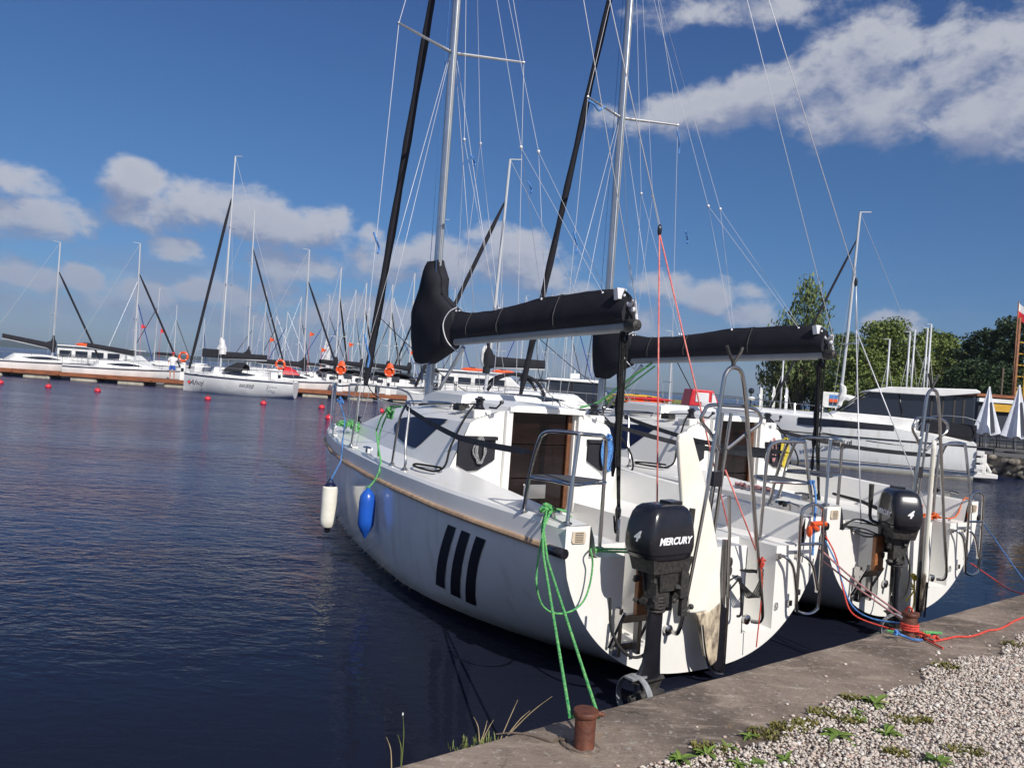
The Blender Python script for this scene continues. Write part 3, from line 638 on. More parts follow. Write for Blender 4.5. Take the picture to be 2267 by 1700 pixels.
    q=MB(); q.ball((-.055,-.235,.77),.02,10,(.4,1,1.8)); q.ball((-.055,-.235,.71),.02,10,(.4,1,1.8)); q.build('transom_socket','black_rough',root)
    q=MB(); q.tube([(-.062,-.74,.42),(-.062,-.728,.455),(-.062,-.716,.42),(-.062,-.728,.402)],.004,6,4,closed=True); q.build('tie_ring','steel',root)
    # engine bracket
    q=MB(); q.box((-.10,.76,.40),(.05,.03,.30)); q.box((-.10,.60,.40),(.05,.03,.30)); q.box((-.075,.68,.30),(.03,.2,.05)); q.tube([(-.07,.80,.3),(-.20,.80,.55)],.012,8); q.tube([(-.07,.57,.3),(-.20,.57,.55)],.012,8)
    q.box((-.15,.68,.50),(.04,.22,.05)); eb=q.build('engine_bracket','steel',root,bevel=.004)
    q=MB(); q.box((-.20,.66,.68),(.04,.12,.30)); q.build('bracket_pad','varnish_wood',eb,bevel=.008)
    # mast, spreaders, standing rigging
    mx=4.52; TOP=12.2
    q=MB(); rings=[]
    for z in (1.56,2,4,6,8,9,12.2):
        k=1 if z<9 else .75
        rings.append([Vector((mx+.066*k*math.cos(a),.045*k*math.sin(a),z)) for a in [2*math.pi*i/16 for i in range(16)]])
    q.loft(rings); mast=q.build('mast','mast_alloy',root)
    q=MB(); q.box((mx-.068,0,6.),(.012,.02,8.4)); q.build('mast_track','boom_alloy',mast)
    q=MB(); q.lathe([(.11,0),(.11,.02),(.08,.03)],(mx,0,1.545),16); q.build('mast_foot','black_rough',mast)
    for s in(1,-1):
        q=MB(); q.tube([(mx-.02,s*.05,5.68),(mx-.28,s*.80,5.70)],[.020,.012],8); q.ball((mx-.28,s*.80,5.70),.018,8); q.build('spreader','mast_alloy',root)
        q=MB(); q.tube([(mx-.02,s*.03,8.9),(mx-.28,s*.80,5.70),(mx-.38,s*1.0,1.07)],.0034,5,cap=False); q.build('upper_shroud','wire',root)
        q=MB(); q.tube([(mx-.02,s*.05,5.6),(mx-.42,s*1.0,1.07)],.003,5); q.tube([(mx+.02,s*.05,5.6),(mx+.25,s*.93,1.07)],.0036,5) ; q.build('lower_shroud','wire',root)
    q=MB(); q.tube([(mx+.07,.0,8.95),(6.60,0,1.80),(6.85,0,1.10)],.005,6); q.build('forestay','wire',root)
    q=MB(); pts=[]; 
    for i in range(25):
        t=i/24; pts.append(Vector((mx+.13+(6.60-mx-.13)*t,0,8.7+(1.72-8.7)*t)))
    q.tube(pts,[.03]+[.043+.006*math.sin(i*1.7)+.010*(i/24) for i in range(23)]+[.03],10); q.build('furled_jib','canvas',root)
    q=MB(); q.lathe([(.02,0),(.05,.01),(.05,.02),(.025,.03),(.025,.07),(.05,.08),(.05,.09),(.02,.10)],(6.79,0,1.17),14); q.build('furler_drum','black_plastic',root)
    # jib sheets
    for s in(1,-1):
        q=MB(); q.tube([(6.25,0,2.65),(5.3,s*.5,1.95),(4.2,s*.72,1.62),(2.7,s*.60,1.66),(2.14,s*.60,1.70)],.0055,6,5); q.tube([(2.14,s*.66,1.69),(2.08,s*.78,1.58),(1.98,s*.95,1.34),(1.96,s*1.0,1.18),(2.06,s*1.03,1.115),(2.25,s*1.05,1.105),(2.50,s*1.04,1.105),(2.54,s*1.0,1.115),(2.35,s*.97,1.125),(2.12,s*.96,1.135)],.0095,7,5); q.build('jib_sheet','black_rope',root)
    # boom, cover
    q=MB(); rings=[]
    for x in(4.45,.93): 
        zc_=2.29+(4.45-x)/3.52*.115
        rings.append([Vector((x,.036*math.cos(a),zc_+.048*math.sin(a))) for a in [2*math.pi*i/14 for i in range(14)]])
    q.loft(rings); boom=q.build('boom','boom_alloy',root)
    q=MB(); q.lathe([(.042,0),(.048,.01),(.048,.09),(.043,.12),(.02,.135)],(.96,0,2.41),14,M_=Matrix.Rotation(R(-90),3,'Y')); q.build('boom_end_cap','black_rough',boom)
    q=MB(); rows=[]
    rng=random.Random(4)
    for i in range(34):
        x=4.12-(4.12-.95)*i/33; zb=2.335+(4.45-x)/3.52*.115-.02
        zt=interp([(.95,2.70),(1.28,2.715),(2.19,2.70),(2.7,2.65),(3.1,2.615),(3.6,2.61),(4.0,2.65),(4.12,2.7)],x)+rng.uniform(-.003,.003)
        if i==33: zt-=.05
        wb=.072+rng.uniform(-.003,.003); r_=[]
        for (a,b) in ((.55,0),(.95,.12),(1.05,.35),(.8,.62),(.45,.85),(.14,.98),(0,1)):
            r_.append((a*wb,zb+(zt-zb)*b))
        ring=[Vector((x,a,b)) for a,b in r_]+[Vector((x,-a,b)) for a,b in reversed(r_[:-1])]
        rows.append(ring)
    q.loft(rows); cov=q.build('sail_cover','canvas',root)
    q=MB(); rows=[]
    HZ=[(2.05,4.47,4.86,.09),(2.12,4.25,4.92,.12),(2.24,3.92,4.98,.135),(2.36,3.88,5.03,.14),(2.52,3.88,5.06,.145),(2.64,3.93,5.05,.14),(2.74,4.12,5.0,.13),(2.84,4.30,4.94,.125),(2.94,4.33,4.88,.12),(3.04,4.33,4.83,.12),(3.12,4.40,4.79,.11),(3.19,4.45,4.75,.095),(3.25,4.46,4.71,.08)]
    for z,a,b,w in HZ:
        c=(a+b)/2; h=(b-a)/2; ring=[]
        for k in range(20):
            t=2*math.pi*k/20; wob=1+.06*math.sin(3*t+z*9)+.04*math.sin(5*t-z*17)
            ring.append(Vector((c+h*math.copysign(abs(math.cos(t))**.8,math.cos(t)),w*wob*math.copysign(abs(math.sin(t))**.7,math.sin(t)),z+.012*math.sin(2*t+z*12))))
        rows.append(ring)
    q.loft(rows); q.build('mast_hood','canvas',cov)
    for xx in (1.9,2.9,3.55):
        q=MB(); zb=2.335+(4.45-xx)/3.52*.115-.02; zt=interp([(.95,2.70),(1.28,2.715),(2.19,2.70),(2.7,2.65),(3.1,2.615),(3.6,2.61)],xx)+.004; w_=.079
        q.tube([(xx,a*w_,zb+(zt-zb)*b) for a,b in ((0,-.06),(.6,0),(.97,.12),(1.07,.35),(.82,.62),(.47,.85),(.14,1),(-.14,1),(-.47,.85),(-.82,.62),(-1.07,.35),(-.97,.12),(-.6,0))],.0035,5,1,closed=True); q.build('cover_seam','webbing',cov)
    q=MB(); 
    for s in(1,-1): q.tube([(3.86,0,2.19),(3.93,s*.10,2.30),(4.02,s*.12,2.48),(3.96,s*.09,2.62),(3.90,s*.02,2.68)],.006,6,4)
    q.tube([(4.46,.06,2.05),(4.60,.105,2.03),(4.80,.09,2.045),(4.87,0,2.05)],.006,6,4); q.build('cover_lacing','lilac_line',cov)
    q=MB(); q.box((1.04,.03,2.655),(.05,.09,.09),rot=(0,.2,0)); q.tube([(1.0,.02,2.65),(.93,.02,2.56),(.86,.03,2.60),(.9,-.03,2.50),(.85,.0,2.44)],.012,7,4); q.ball((.88,.02,2.53),.02,8); q.build('clew_lashing','lilac_line',cov)
    # topping lift, backstay with tackle, lazy jacks, halyards
    q=MB(); q.tube([(mx-.05,0,TOP),(.88,0,2.60)],.0038,5); q.build('topping_lift','wire',root)
    bk=(.66,0,3.15)
    q=MB(); q.tube([(mx-.07,0,TOP),bk],.0045,5); q.build('backstay','wire',root)
    for s in(1,-1):
        q=MB(); A=Vector((mx-.05,s*.04,8.3)); n1_=Vector((3.86,s*.10,4.5)); n2_=Vector((2.63,s*.10,4.15))
        q.tube([A,n1_],.0024,5); q.tube([A,n2_],.0024,5)
        for n_,xs_ in((n1_,(3.92,3.05)),(n2_,(2.2,1.28))):
            q.ball(n_,.018,8)
            for xx in xs_: 
                e=Vector((xx,s*.02,2.68 if xx<3 else 2.64)); q.tube([n_,e],.0022,5); q.ball(e,.014,6)
        q.build('lazy_jacks','wire',root)
    q=MB(); q.tube([(mx-.09,.05,8.8),(mx-.10,.07,1.75)],.0035,5); q.tube([(mx+.09,.04,8.8),(mx+.12,.05,1.75)],.0035,5); q.build('halyard','rope_blue',root)
    # mainsheet hanging from the boom end, with blocks
    q=MB(); x0=.98
    for dx,dy in((0,.02),(.03,-.02),(-.03,.0),(.015,.03)): q.tube([(x0+dx,dy,2.36),(x0+dx*.5-.02,dy*.6,1.5),(x0-.08,dy*.3,.95)],.008,6)
    q.tube([(x0-.08,.02,1.0),(x0-.13,.06,.80),(x0-.06,.03,.92)],.008,6,4); ms=q.build('mainsheet','black_rope',root)
    q=MB(); q.ball((x0,0,2.30),.035,8,(.6,.6,1.3)); q.ball((x0-.07,0,.95),.038,8,(.6,.7,1.6)); q.build('sheet_block','black_plastic',ms)
    q=MB(); q.tube([(x0-.08,0,.9),(x0-.085,0,.70)],.016,8); q.build('sheet_swivel','steel',ms)
    # fold of canvas that hangs beside the sheet
    q=MB(); rows=[]
    for i in range(16):
        z=2.34-i*.075; w=.028+.008*math.sin(i*1.9)-.001*i
        rows.append([Vector((x0+.03+w*math.cos(t),.0+w*.8*math.sin(t),z)) for t in [2*math.pi*k/8 for k in range(8)]])
    q.loft(rows); q.build('sheet_sleeve','canvas',ms)
    q=MB(); q.tube([(3.72,0,2.24),(4.36,0,1.66)],[.024,.018],10); q.build('kicker_strut','mast_alloy',root)
    # pod with number beside the winch and instrument line
    q=MB(); q.tube([(.8,.2,.31),(.9,.1,.31)],.01,6); q.build('sole_drain','steel',root)
    return root
boatA=near_boat('sailboat')
boatB=copy_tree(boatA)
boatA.matrix_world=PA.M; boatB.matrix_world=PB.M
tag(boatA,'nearest white sailing boat at the quay with three slanting black stripes on its hull','sailboat','sailing boats moored stern-to at the quay')
tag(boatB,'second white sailing boat at the quay, its outboard beside the red roped bollard','sailboat','sailing boats moored stern-to at the quay')
for c in kids(boatB):
    if c.name.startswith('sail_cover'):
        for h in kids(c):
            if h.name.startswith('mast_hood'):
                h.data=h.data.copy(); zs=[v.co.z for v in h.data.vertices]
                for v in h.data.vertices:
                    if v.co.x>4.3: v.co.x=4.3+(v.co.x-4.3)*.58
for c in kids(boatB):
    if c.name.startswith('rudder'): c.rotation_euler=(0,0,R(31))
# backstay tackles (legs differ in colour)
def tackle(parent,m,legs):
    for a,b in legs:
        q=MB(); q.tube([a,b],.006,6); q.build('backstay_tackle',m,parent)
    q=MB(); q.ball((.66,0,3.12),.03,8,(.6,.6,1.6)); q.build('backstay_block','black_plastic',parent)
tackle(boatA,'red_line',[((.66,0,3.1),(.10,.32,1.0)),((.66,0,3.1),(.06,-.34,.92)),((-.15,-.02,1.42),(-.19,-.36,.82))])
tackle(boatB,'wire',[((.62,0,2.65),(.05,.55,.87)),((.62,0,2.65),(.05,-.55,.87)),((.66,0,3.15),(.62,0,2.65))])

# small blue ribbons tied to the rigging
for bo,items in ((boatA,((4.2,.93,3.4,.22),(4.18,.96,2.3,.35),(4.18,-.93,4.3,.12),(3.7,.10,4.3,.1))),(boatB,((4.24,.8,5.66,-.1),(4.24,-.8,5.62,.32),(4.2,.9,3.9,.25),(3.0,.1,3.9,.14)))):
    for x,y,z,L_ in items:
        q=MB()
        if L_>0: q.tube([(x,y,z),(x-.02,y-.03,z-L_*.4),(x+.02,y-.08,z-L_*.7),(x,y-.06,z-L_)],.012,5,4)
        else: q.tube([(x,y,z),(x,y-.12,z-.03),(x,y-.2,z-.09),(x,y-.28,z-.02)],.018,5,4)
        q.build('rigging_ribbon','rope_blue',bo)
q=MB(); q.tube([(3.5,.03,2.27),(3.9,.1,2.02),(4.4,.12,1.72),(4.6,.3,1.62)],.016,6,3); q.tube([(3.5,-.03,2.24),(4.42,.0,1.70)],.012,6); q.build('kicker_tackle','rope_green',boatB)
# ---------------- water, quay, gravel ----------------
m=MB(); 
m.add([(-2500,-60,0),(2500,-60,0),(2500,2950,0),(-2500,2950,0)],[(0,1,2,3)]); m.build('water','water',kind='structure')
QZ=.40
ed=Vector((.788,.615,0)); nq=Vector((.615,-.788,0)); q0=Vector((-.37,3.03,QZ))
def qp(s,d,z=0): return q0+ed*s+nq*d+Vector((0,0,z))
random.seed(7)
m=MB(); rows=[]
def edge_off(s): return .014*noise.noise(Vector((s*2.1,0,0)))+.02*noise.noise(Vector((s*6.5,3,0)))
ss=[-8,-4,-2]+[-1+.06*i for i in range(170)]+[12,20,30,60]
def seg_quay(ds,zf):
    return [[qp(s,d+(edge_off(s) if d==0 else 0)) + Vector((0,0,zf(s,d))) for d in ds] for s in ss]
top=seg_quay([0,.012,.05,.15,.3,.45,.58,.9],lambda s,d:(-.012 if d==0 else 0)+.006*noise.noise(Vector((s*3,d*3,1))))
m.loft(top,cap=False,closed=False,smooth=True)
m.loft([[qp(s,edge_off(s),-.012),qp(s,.0,-.25),qp(s,.02,-1.4)] for s in ss],cap=False,closed=False)
m.build('quay','concrete',kind='structure')
m=MB(); m.add([qp(-9,.56,-.006),qp(60,.56,-.006),qp(60,-30+45,-.006),qp(60,60,-.006),qp(-9,60,-.006)],[(0,1,2,3,4)]) if False else m.add([qp(-9,.56,-.006),qp(60,.56,-.006),qp(60,60,-.006),qp(-9,60,-.006)],[(0,1,2,3)])
m.build('gravel_ground','gravel_base',kind='structure')
# pebbles
def pebbles():
    rng=np.random.default_rng(3); N=230000
    phi=(1+5**.5)/2
    ico=np.array([(-1,phi,0),(1,phi,0),(-1,-phi,0),(1,-phi,0),(0,-1,phi),(0,1,phi),(0,-1,-phi),(0,1,-phi),(phi,0,-1),(phi,0,1),(-phi,0,-1),(-phi,0,1)])/1.902
    fc=np.array([(0,11,5),(0,5,1),(0,1,7),(0,7,10),(0,10,11),(1,5,9),(5,11,4),(11,10,2),(10,7,6),(7,1,8),(3,9,4),(3,4,2),(3,2,6),(3,6,8),(3,8,9),(4,9,5),(2,4,11),(6,2,10),(8,6,7),(9,8,1)])
    s=rng.uniform(.2,7.2,N); d=.50+rng.random(N)**.9*3.6
    keep=[]
    P_=np.stack([s,d],1)
    # only what the camera side shows, thinning with distance
    x=q0.x+ed.x*s+nq.x*d; y=q0.y+ed.y*s+nq.y*d
    k=(x/np.maximum(y,.1)<.92)&(y>2.6)&(y<7.5)&(d>.56+.05*np.sin(s*5)+.03*np.sin(s*13))
    x=x[k];y=y[k];d=d[k];n=len(x)
    r=rng.uniform(.0036,.0080,n)*(1+.8*(rng.random(n)<.08))
    V=np.repeat(ico[None],n,0)*(1+.16*rng.standard_normal((n,12,1)))
    sc_=np.stack([r*rng.uniform(.8,1.5,n),r*rng.uniform(.7,1.2,n),r*rng.uniform(.45,.8,n)],1)
    V=V*sc_[:,None]
    a=rng.uniform(0,6.28,n); c,s_=np.cos(a)[:,None],np.sin(a)[:,None]
    t=rng.normal(0,.35,n)[:,None]; 
    X=V[...,0]*np.cos(t)-V[...,2]*np.sin(t); Z=V[...,0]*np.sin(t)+V[...,2]*np.cos(t); Y=V[...,1]
    X,Y=X*c-Y*s_,X*s_+Y*c
    z=QZ+.001+r*.35+rng.random(n)*.012
    V=np.stack([X+x[:,None],Y+y[:,None],Z+z[:,None]],2).reshape(-1,3)
    Fc=(fc[None]+12*np.arange(n)[:,None,None]).reshape(-1,3)
    me=bpy.data.meshes.new('pebbles'); me.vertices.add(len(V)); me.vertices.foreach_set('co',V.ravel())
    me.loops.add(Fc.size); me.loops.foreach_set('vertex_index',Fc.ravel().astype(np.int32))
    me.polygons.add(len(Fc)); me.polygons.foreach_set('loop_start',np.arange(0,Fc.size,3,dtype=np.int32)); me.polygons.foreach_set('use_smooth',np.ones(len(Fc),bool))
    me.update(); me.validate(); me.materials.append(M['pebble'])
    o=bpy.data.objects.new('gravel',me); col.objects.link(o); tag(o,'pinkish grey pebbles of the gravel bed behind the quay edge','gravel',kind='stuff')
pebbles()
# stray stones on the concrete
m=MB()
for i in range(60):
    s=random.uniform(.3,6.5); d=.56-abs(random.gauss(0,.12)); 
    if d<.06: continue
    p=qp(s,d); r=random.uniform(.004,.011); m.ball((p.x,p.y,QZ+r*.5),r,6,(1.2,1,.7))
m.build('scattered_stones','pebble',label='loose pebbles scattered over the concrete quay edge',cat='pebbles',kind='stuff')
# weeds
def leaf_blade(m,base,dirv,L,w,droop=.5,n=5):
    side=Vector((-dirv.y,dirv.x,0)).normalized(); rows=[]
    for i in range(n+1):
        t=i/n; p=base+Vector((dirv.x,dirv.y,0))*L*t+Vector((0,0,dirv.z*L*t-droop*L*t*t)); ww=w*math.sin(math.pi*min(1,t*.85+.12))*(1 if t<.95 else .3)
        rows.append([p-side*ww+Vector((0,0,ww*.4)),p,p+side*ww+Vector((0,0,ww*.4))])
    m.loft(rows,cap=False,closed=False)
def rosette(px,py,n,L,label,mt='weed_leaf',grp='green leafy weeds growing in the gravel'):
    n=n+5; p=G(px,py,QZ+.005); m=MB()
    for i in range(n):
        a=2*math.pi*i/n+random.uniform(-.3,.3); l=1.0*L*random.uniform(.6,1.1)
        leaf_blade(m,Vector((0,0,.004)),Vector((math.cos(a),math.sin(a),random.uniform(.15,.8))),l,l*random.uniform(.13,.2),random.uniform(.3,.6))
    m.build('weed',mt,loc=p,label=label,cat='weed',group=grp)
def zq(x,y): return 1400+x/2.551,1250+y/2.551
for (x,y,n,L,lab) in ((1370,790,9,.085,'broad-leaved weed where concrete meets gravel, upright leaves'),(1160,975,10,.105,'largest leafy weed rosette on the gravel, splayed leaves'),(1440,960,9,.085,'leafy weed right of the largest rosette on the gravel'),(1260,840,7,.05,'small low weed just above the largest rosette'),(1290,890,7,.05,'small weed between the two larger rosettes'),
  (270,1110,11,.075,'leafy weed cluster at the bottom edge of the gravel, leftmost'),(420,1080,10,.06,'bushy weed second from the left along the concrete edge'),(540,1040,9,.05,'low weed tuft third from the left along the concrete edge'),(600,1130,9,.055,'weed at the bottom edge below the mossy tufts'),(860,1110,9,.055,'weed at the bottom edge left of the picture middle gravel'),(1720,1120,12,.085,'upright leafy weed at the bottom edge of the gravel on the right'),(700,1125,8,.06,'weed between two others on the bottom edge of the gravel'),(660,975,8,.045,'tiny dark weed beside the yellowish moss at the concrete edge')):
    rosette(*zq(x,y),n,L,lab)
def moss(px,py,r,label,k=90):
    p=G(px,py,QZ+.004); m=MB()
    for i in range(k):
        a=random.uniform(0,6.28); d=1.35*r*math.sqrt(random.random()); b=Vector((d*math.cos(a)*1.5,d*math.sin(a),0)); a2=random.uniform(0,6.28); l=random.uniform(.012,.03)
        leaf_blade(m,b,Vector((math.cos(a2)*.7,math.sin(a2)*.7,1.1)),l,l*.2,.3,2)
    m.build('moss_tuft','moss',loc=p,label=label,cat='moss',group='yellow green moss tufts along the gravel edge')
for x,y,r,l in ((770,965,.05,'yellow green moss tuft beside the concrete, left'),(890,925,.045,'mossy tuft on the concrete edge, second along'),(1080,845,.04,'moss tuft where the gravel boundary bends'),(1210,885,.035,'small mossy patch above the largest weed rosette'),(1530,885,.035,'moss tuft alone in the gravel, right of the weeds'),(1650,890,.022,'tiniest moss tuft in the gravel'),(1770,580,.04,'moss tuft at the far gravel edge near the ropes'),(1880,1060,.045,'moss tuft at the lower right of the gravel'),(1490,1070,.03,'moss tuft beside the upright weed on the right'),(2180,460,.05,'mossy tuft at the right edge of the photo'),(1245,760,.035,'moss tuft left of the upright broad weed'),(440,1050,.04,'moss tuft among the leftmost weeds'),(980,900,.03,'small moss tuft between concrete and largest rosette')):
    moss(*zq(x,y),r,l,190)
# grass and dead stems at the quay edge
def z7b(x,y): return 800+x/3.16,1300+y/3.16
def grass_tuft(px,py,n,hh,label,spread=.06):
    p=G(px,py,QZ); m=MB()
    for i in range(n):
        b=Vector((random.uniform(-spread,spread),random.uniform(-.02,.02),-.02)); a=random.uniform(0,6.28); l=hh*random.uniform(.5,1.1)
        leaf_blade(m,b,Vector((math.cos(a)*.35,math.sin(a)*.35,1)),l,.0022,.25,4)
    m.build('grass_tuft','grass_blade',loc=p,label=label,cat='grass tuft',group='grass tufts in the quay edge')
grass_tuft(*z7b(700,1110),26,.045,'short green grass tuft leftmost on the quay lip'); grass_tuft(*z7b(800,1080),30,.05,'green grass tuft in the middle of the quay lip'); grass_tuft(*z7b(880,1060),16,.06,'sparse grass tuft beside the dry stems')
def stem(px,py,tips,label,mt='straw'):
    p=G(px,py,QZ); root=None; m=MB()
    for tx,ty in tips:
        d=(p-CO); t=P(tx,ty,p.y+.05)-p; 
        m.tube([(0,0,-.03),t*.5+Vector((.006,0,.004)),t],[.0022,.0016,.0008],5,4)
    m.build('dry_stem',mt,loc=p,label=label,cat='dry stem',group='dry stems on the quay edge')
stem(*z7b(975,1015),[z7b(1095,785)],'straight dry grass stem left of the leaning one'); stem(*z7b(1010,1005),[z7b(1335,760),z7b(1180,860)],'long dry stem leaning out over the water to the right')
stem(*z7b(830,1060),[z7b(785,905),z7b(880,930),z7b(925,925)],'thin upright stems above the green tuft')
stem(*z7b(280,1225),[z7b(290,880),z7b(255,1030)],'upright green stalk with a pale tip, left of the quay corner','grass_blade'); stem(*z7b(215,1245),[z7b(175,1045)],'thin bare stalk at the far left of the quay edge')
m=MB(); tp=P(*z7b(290,885),G(*z7b(280,1225),QZ).y+.05); m.ball(tp,.0035,6,(1,1,2)); m.build('seed_head','sail_cloth',label='small white seed head on top of the green stalk',cat='seed head')
m=MB(); rng=random.Random(2)
pts=[G(*z7b(a,b),QZ+.006) for a,b in ((940,1025),(1060,1015),(1180,1030),(1260,1055),(1330,1075),(1380,1060),(1440,1065))]
m.tube(pts,[.003,.004,.004,.005,.006,.007,.006],6,4); m.tube([G(*z7b(a,b),QZ+.008) for a,b in ((1390,1040),(1400,1080),(1430,1110),(1470,1130),(1530,1150),(1600,1140))],.0035,6,4)
m.build('old_rope_end','bark',label='frayed brown rope end and twigs lying by the front bollard',cat='rope')
# ---------------- bollards ----------------
def bollard(p,rz,label):
    r=empty('bollard',(p.x,p.y,QZ),rz,label,'bollard','rusty steel bollards on the quay')
    m=MB(); m.lathe([(.046,-.02),(.046,.0),(.044,.005),(.044,.140),(.042,.148)],seg=28); m.build('post','rust',r)
    m=MB(); m.lathe([(.044,.136),(.052,.138),(.055,.145),(.055,.154),(.052,.160),(.03,.162),(.001,.162)],seg=28)
    m.tube([(.04,0,.148),(.056,0,.149),(.070,0,.148)],[.013,.011,.010],10); m.ball((.067,0,.148),.012,10,(1,1,.8)); m.build('cap','rust',r)
    m=MB(); m.lathe([(.075,-.005),(.072,.004),(.05,.006)],seg=20); m.build('base_collar','concrete',r)
    return r
B1=G(1292,1655,QZ); B2=G(2012,1408,QZ)
bollard(B1,R(-5),'front rusty bollard with flat round cap and two green rope strands'); bollard(B2,R(20),'far rusty bollard under a tangle of red and blue rope')
# ---------------- ropes ----------------
def rope(name,pts,r,mt,label,cat='mooring rope',group=None,n=6,seg=8):
    return MB().tube(pts,r,seg,n).build(name,mt,label=label,cat=cat,group=group)
def knot(m,c,R0,r,n,seed=1,flat=.6,seg=6):
    rg=random.Random(seed); c=Vector(c); pts=[]
    for i in range(n):
        v=Vector((rg.gauss(0,1),rg.gauss(0,1),rg.gauss(0,flat))).normalized()*R0*rg.uniform(.55,1); v.z*=flat; pts.append(c+v)
    m.tube(pts,r,seg,5)
k1=PA.w(.22,1.14,1.12)
g=MB(); knot(g,k1,.055,.0075,26,3,.7)
pa=lambda px,py,x=-.12: PA.w(*PA.pl(px,py,0,x))
e1=B1+Vector((-.056,.0,.125)); e2=B1+Vector((.056,.02,.125))
g.tube([k1,PA.w(.12,1.235,1.04),pa(1203,1230,-.15),e1+(pa(1240,1440,-.3)-e1)*.0+Vector((-.01,0,0))],.0075,8,1)
g.tube([k1+Vector((.03,0,0)),PA.w(.10,1.235,1.02),pa(1212,1240,-.15),e2],.0075,8,1)
g.tube([e1,B1+Vector((-.045,.035,.12)),B1+Vector((0,.058,.12)),B1+Vector((.045,.035,.12)),e2],.0075,8,4)
g.build('mooring_rope','rope_green',label='green rope from the striped boat stern down to the front bollard',cat='mooring rope')
g=MB(); g.tube([k1,PA.w(.10,1.225,1.08),pa(1188,1265),pa(1196,1330),pa(1222,1355),pa(1258,1355),pa(1288,1335),pa(1304,1300),pa(1312,1250),pa(1308,1218),PA.w(.02,.93,.90),PA.w(.15,.95,.90),PA.w(.2,1.12,1.11)],.006,7,6)
g.build('slack_rope','rope_green',label='green rope hanging in a loose loop around the stern corner',cat='mooring rope')
g=MB(); g.tube([PA.w(.24,1.12,1.11),PA.w(.20,1.0,1.10),PA.w(.12,.93,.96),PA.w(.06,.88,.885),PA.w(.10,.76,.875),PA.w(.08,.60,.87),PA.w(.02,.52,.885),PA.w(-.01,.60,.872),PA.w(.02,.72,.872),PA.w(.05,.85,.875),PA.w(.0,.90,.88)],.0075,7,6)
knot(g,PA.w(.04,.88,.89),.04,.007,12,9,.5); g.build('rope_tail','rope_green',label='green rope tail coiled on the stern seat beside the outboard motor',cat='rope')
# fender lines and green foredeck rope
def fender(px1,py1,px2,py2,y,mt,label,r,tail=True):
    a=PA.pl(px1,py1,1,y); b=PA.pl(px2,py2,1,y); zt=a.z; zb=b.z; c=PA.w(a.x,y,zb)
    root=empty('fender',c,0,label,'fender'); h=zt-zb; rr=r
    if tail:
        m=MB(); m.lathe([(.02,0),(rr*.72,.012),(rr*.98,.05),(rr,.1),(rr,h-.05),(rr*.96,h-.015),(rr*.8,h)],seg=24); m.build('body',mt,root)
        m=MB(); m.lathe([(.018,-.05),(.03,-.035),(.034,.0),(rr*.74,.012)],seg=14); m.build('lower_valve','black_plastic',root)
        m=MB(); m.lathe([(rr*.8,h-.001),(rr*.7,h+.02),(.025,h+.035)],seg=14); m.tube([(-.05,0,h),(-.02,0,h+.06),(.0,0,h+.08),(.03,0,h+.05),(.05,0,h)],.006,6,4); m.build('top_cap','navy_glass',root)
    else:
        m=MB(); m.lathe([(.006,-.06),(.022,-.03),(rr*.7,.02),(rr*.97,.07),(rr,.12),(rr,h-.1),(rr*.9,h-.05),(rr*.6,h-.01),(.018,h+.015),(.014,h+.04)],seg=24); m.build('body',mt,root)
    return PA.w(a.x,y,zt+(.06 if tail else .03)),a
f1,a1=fender(731,1076,731,1172,1.09,'pvc_white','white cylindrical fender hanging beside the bow on a blue line',.085)
f2,a2=fender(815,1086,810,1178,1.21,'pvc_blue','bright blue torpedo fender hanging from a green line',.078,False)
g=MB(); xx=a1.x; g.tube([f1,PA.w(xx+.0,.985,.90),PA.w(xx+.1,.95,1.05),PA.w(xx+.9,.66,1.30),PA.w(xx+1.35,.60,1.52)],.008,7,1); knot(g,PA.w(xx+1.3,.6,1.5),.05,.010,14,5,1.2); g.build('fender_line','rope_blue',label='blue line from the white fender up over the foredeck',cat='rope')
g=MB(); xx=a2.x; t1=PA.w(xx+.15,1.02,1.07); top=PA.w(3.2,.98,1.55); g.tube([f2,PA.w(xx,1.145,.90),PA.w(xx+.03,1.09,1.06),PA.w(3.55,1.0,1.32),PA.w(3.35,.98,1.56),PA.w(3.15,.98,1.585),PA.w(2.95,1.0,1.60)],.0085,7,2)
g.tube([PA.w(3.3,.98,1.55),PA.w(3.45,1.0,1.3),PA.w(3.40,1.02,1.08)],.008,6,3); knot(g,PA.w(3.27,.98,1.52),.045,.010,16,8,1.6); knot(g,f2,.018,.008,8,2,1); g.build('fender_line','rope_green',label='green line from the blue fender knotted to the lifeline',cat='rope')
g=MB()
for i in range(6): knot(g,PA.w(5.6+.17*i,.45-.02*i,1.20+.02*math.sin(i)),.075,.009,12,20+i,.9)
g.build('tangled_rope','rope_green',label='tangled pale green rope heaped on the bow rail',cat='rope',group=None)
for bo,cmt,yy,lab in ((PA,'rope_blue',-.70,'coil of light blue rope hanging on the cabin bulkhead of the striped boat'),(PB,'rope_yellow',-.78,'coil of yellow rope hung on the cabin of the second boat')):
    g=MB(); rg=random.Random(3)
    for i in range(9):
        w=.035+rg.uniform(0,.03); dx=rg.uniform(-.03,.03); h=.30+rg.uniform(-.03,.04)
        g.tube([bo.w(1.99+dx*.3,yy+dx,1.46),bo.w(1.985,yy+w+dx,1.46-h*.5),bo.w(1.98,yy+dx,1.46-h),bo.w(1.985,yy-w+dx,1.46-h*.5)],.0065,6,5,closed=True)
    knot(g,bo.w(1.98,yy,1.46),.035,.007,14,4,1.); g.build('rope_coil',cmt,label=lab,cat='rope coil',group='rope coils hung on the cabins')
g=MB(); rg=random.Random(8)
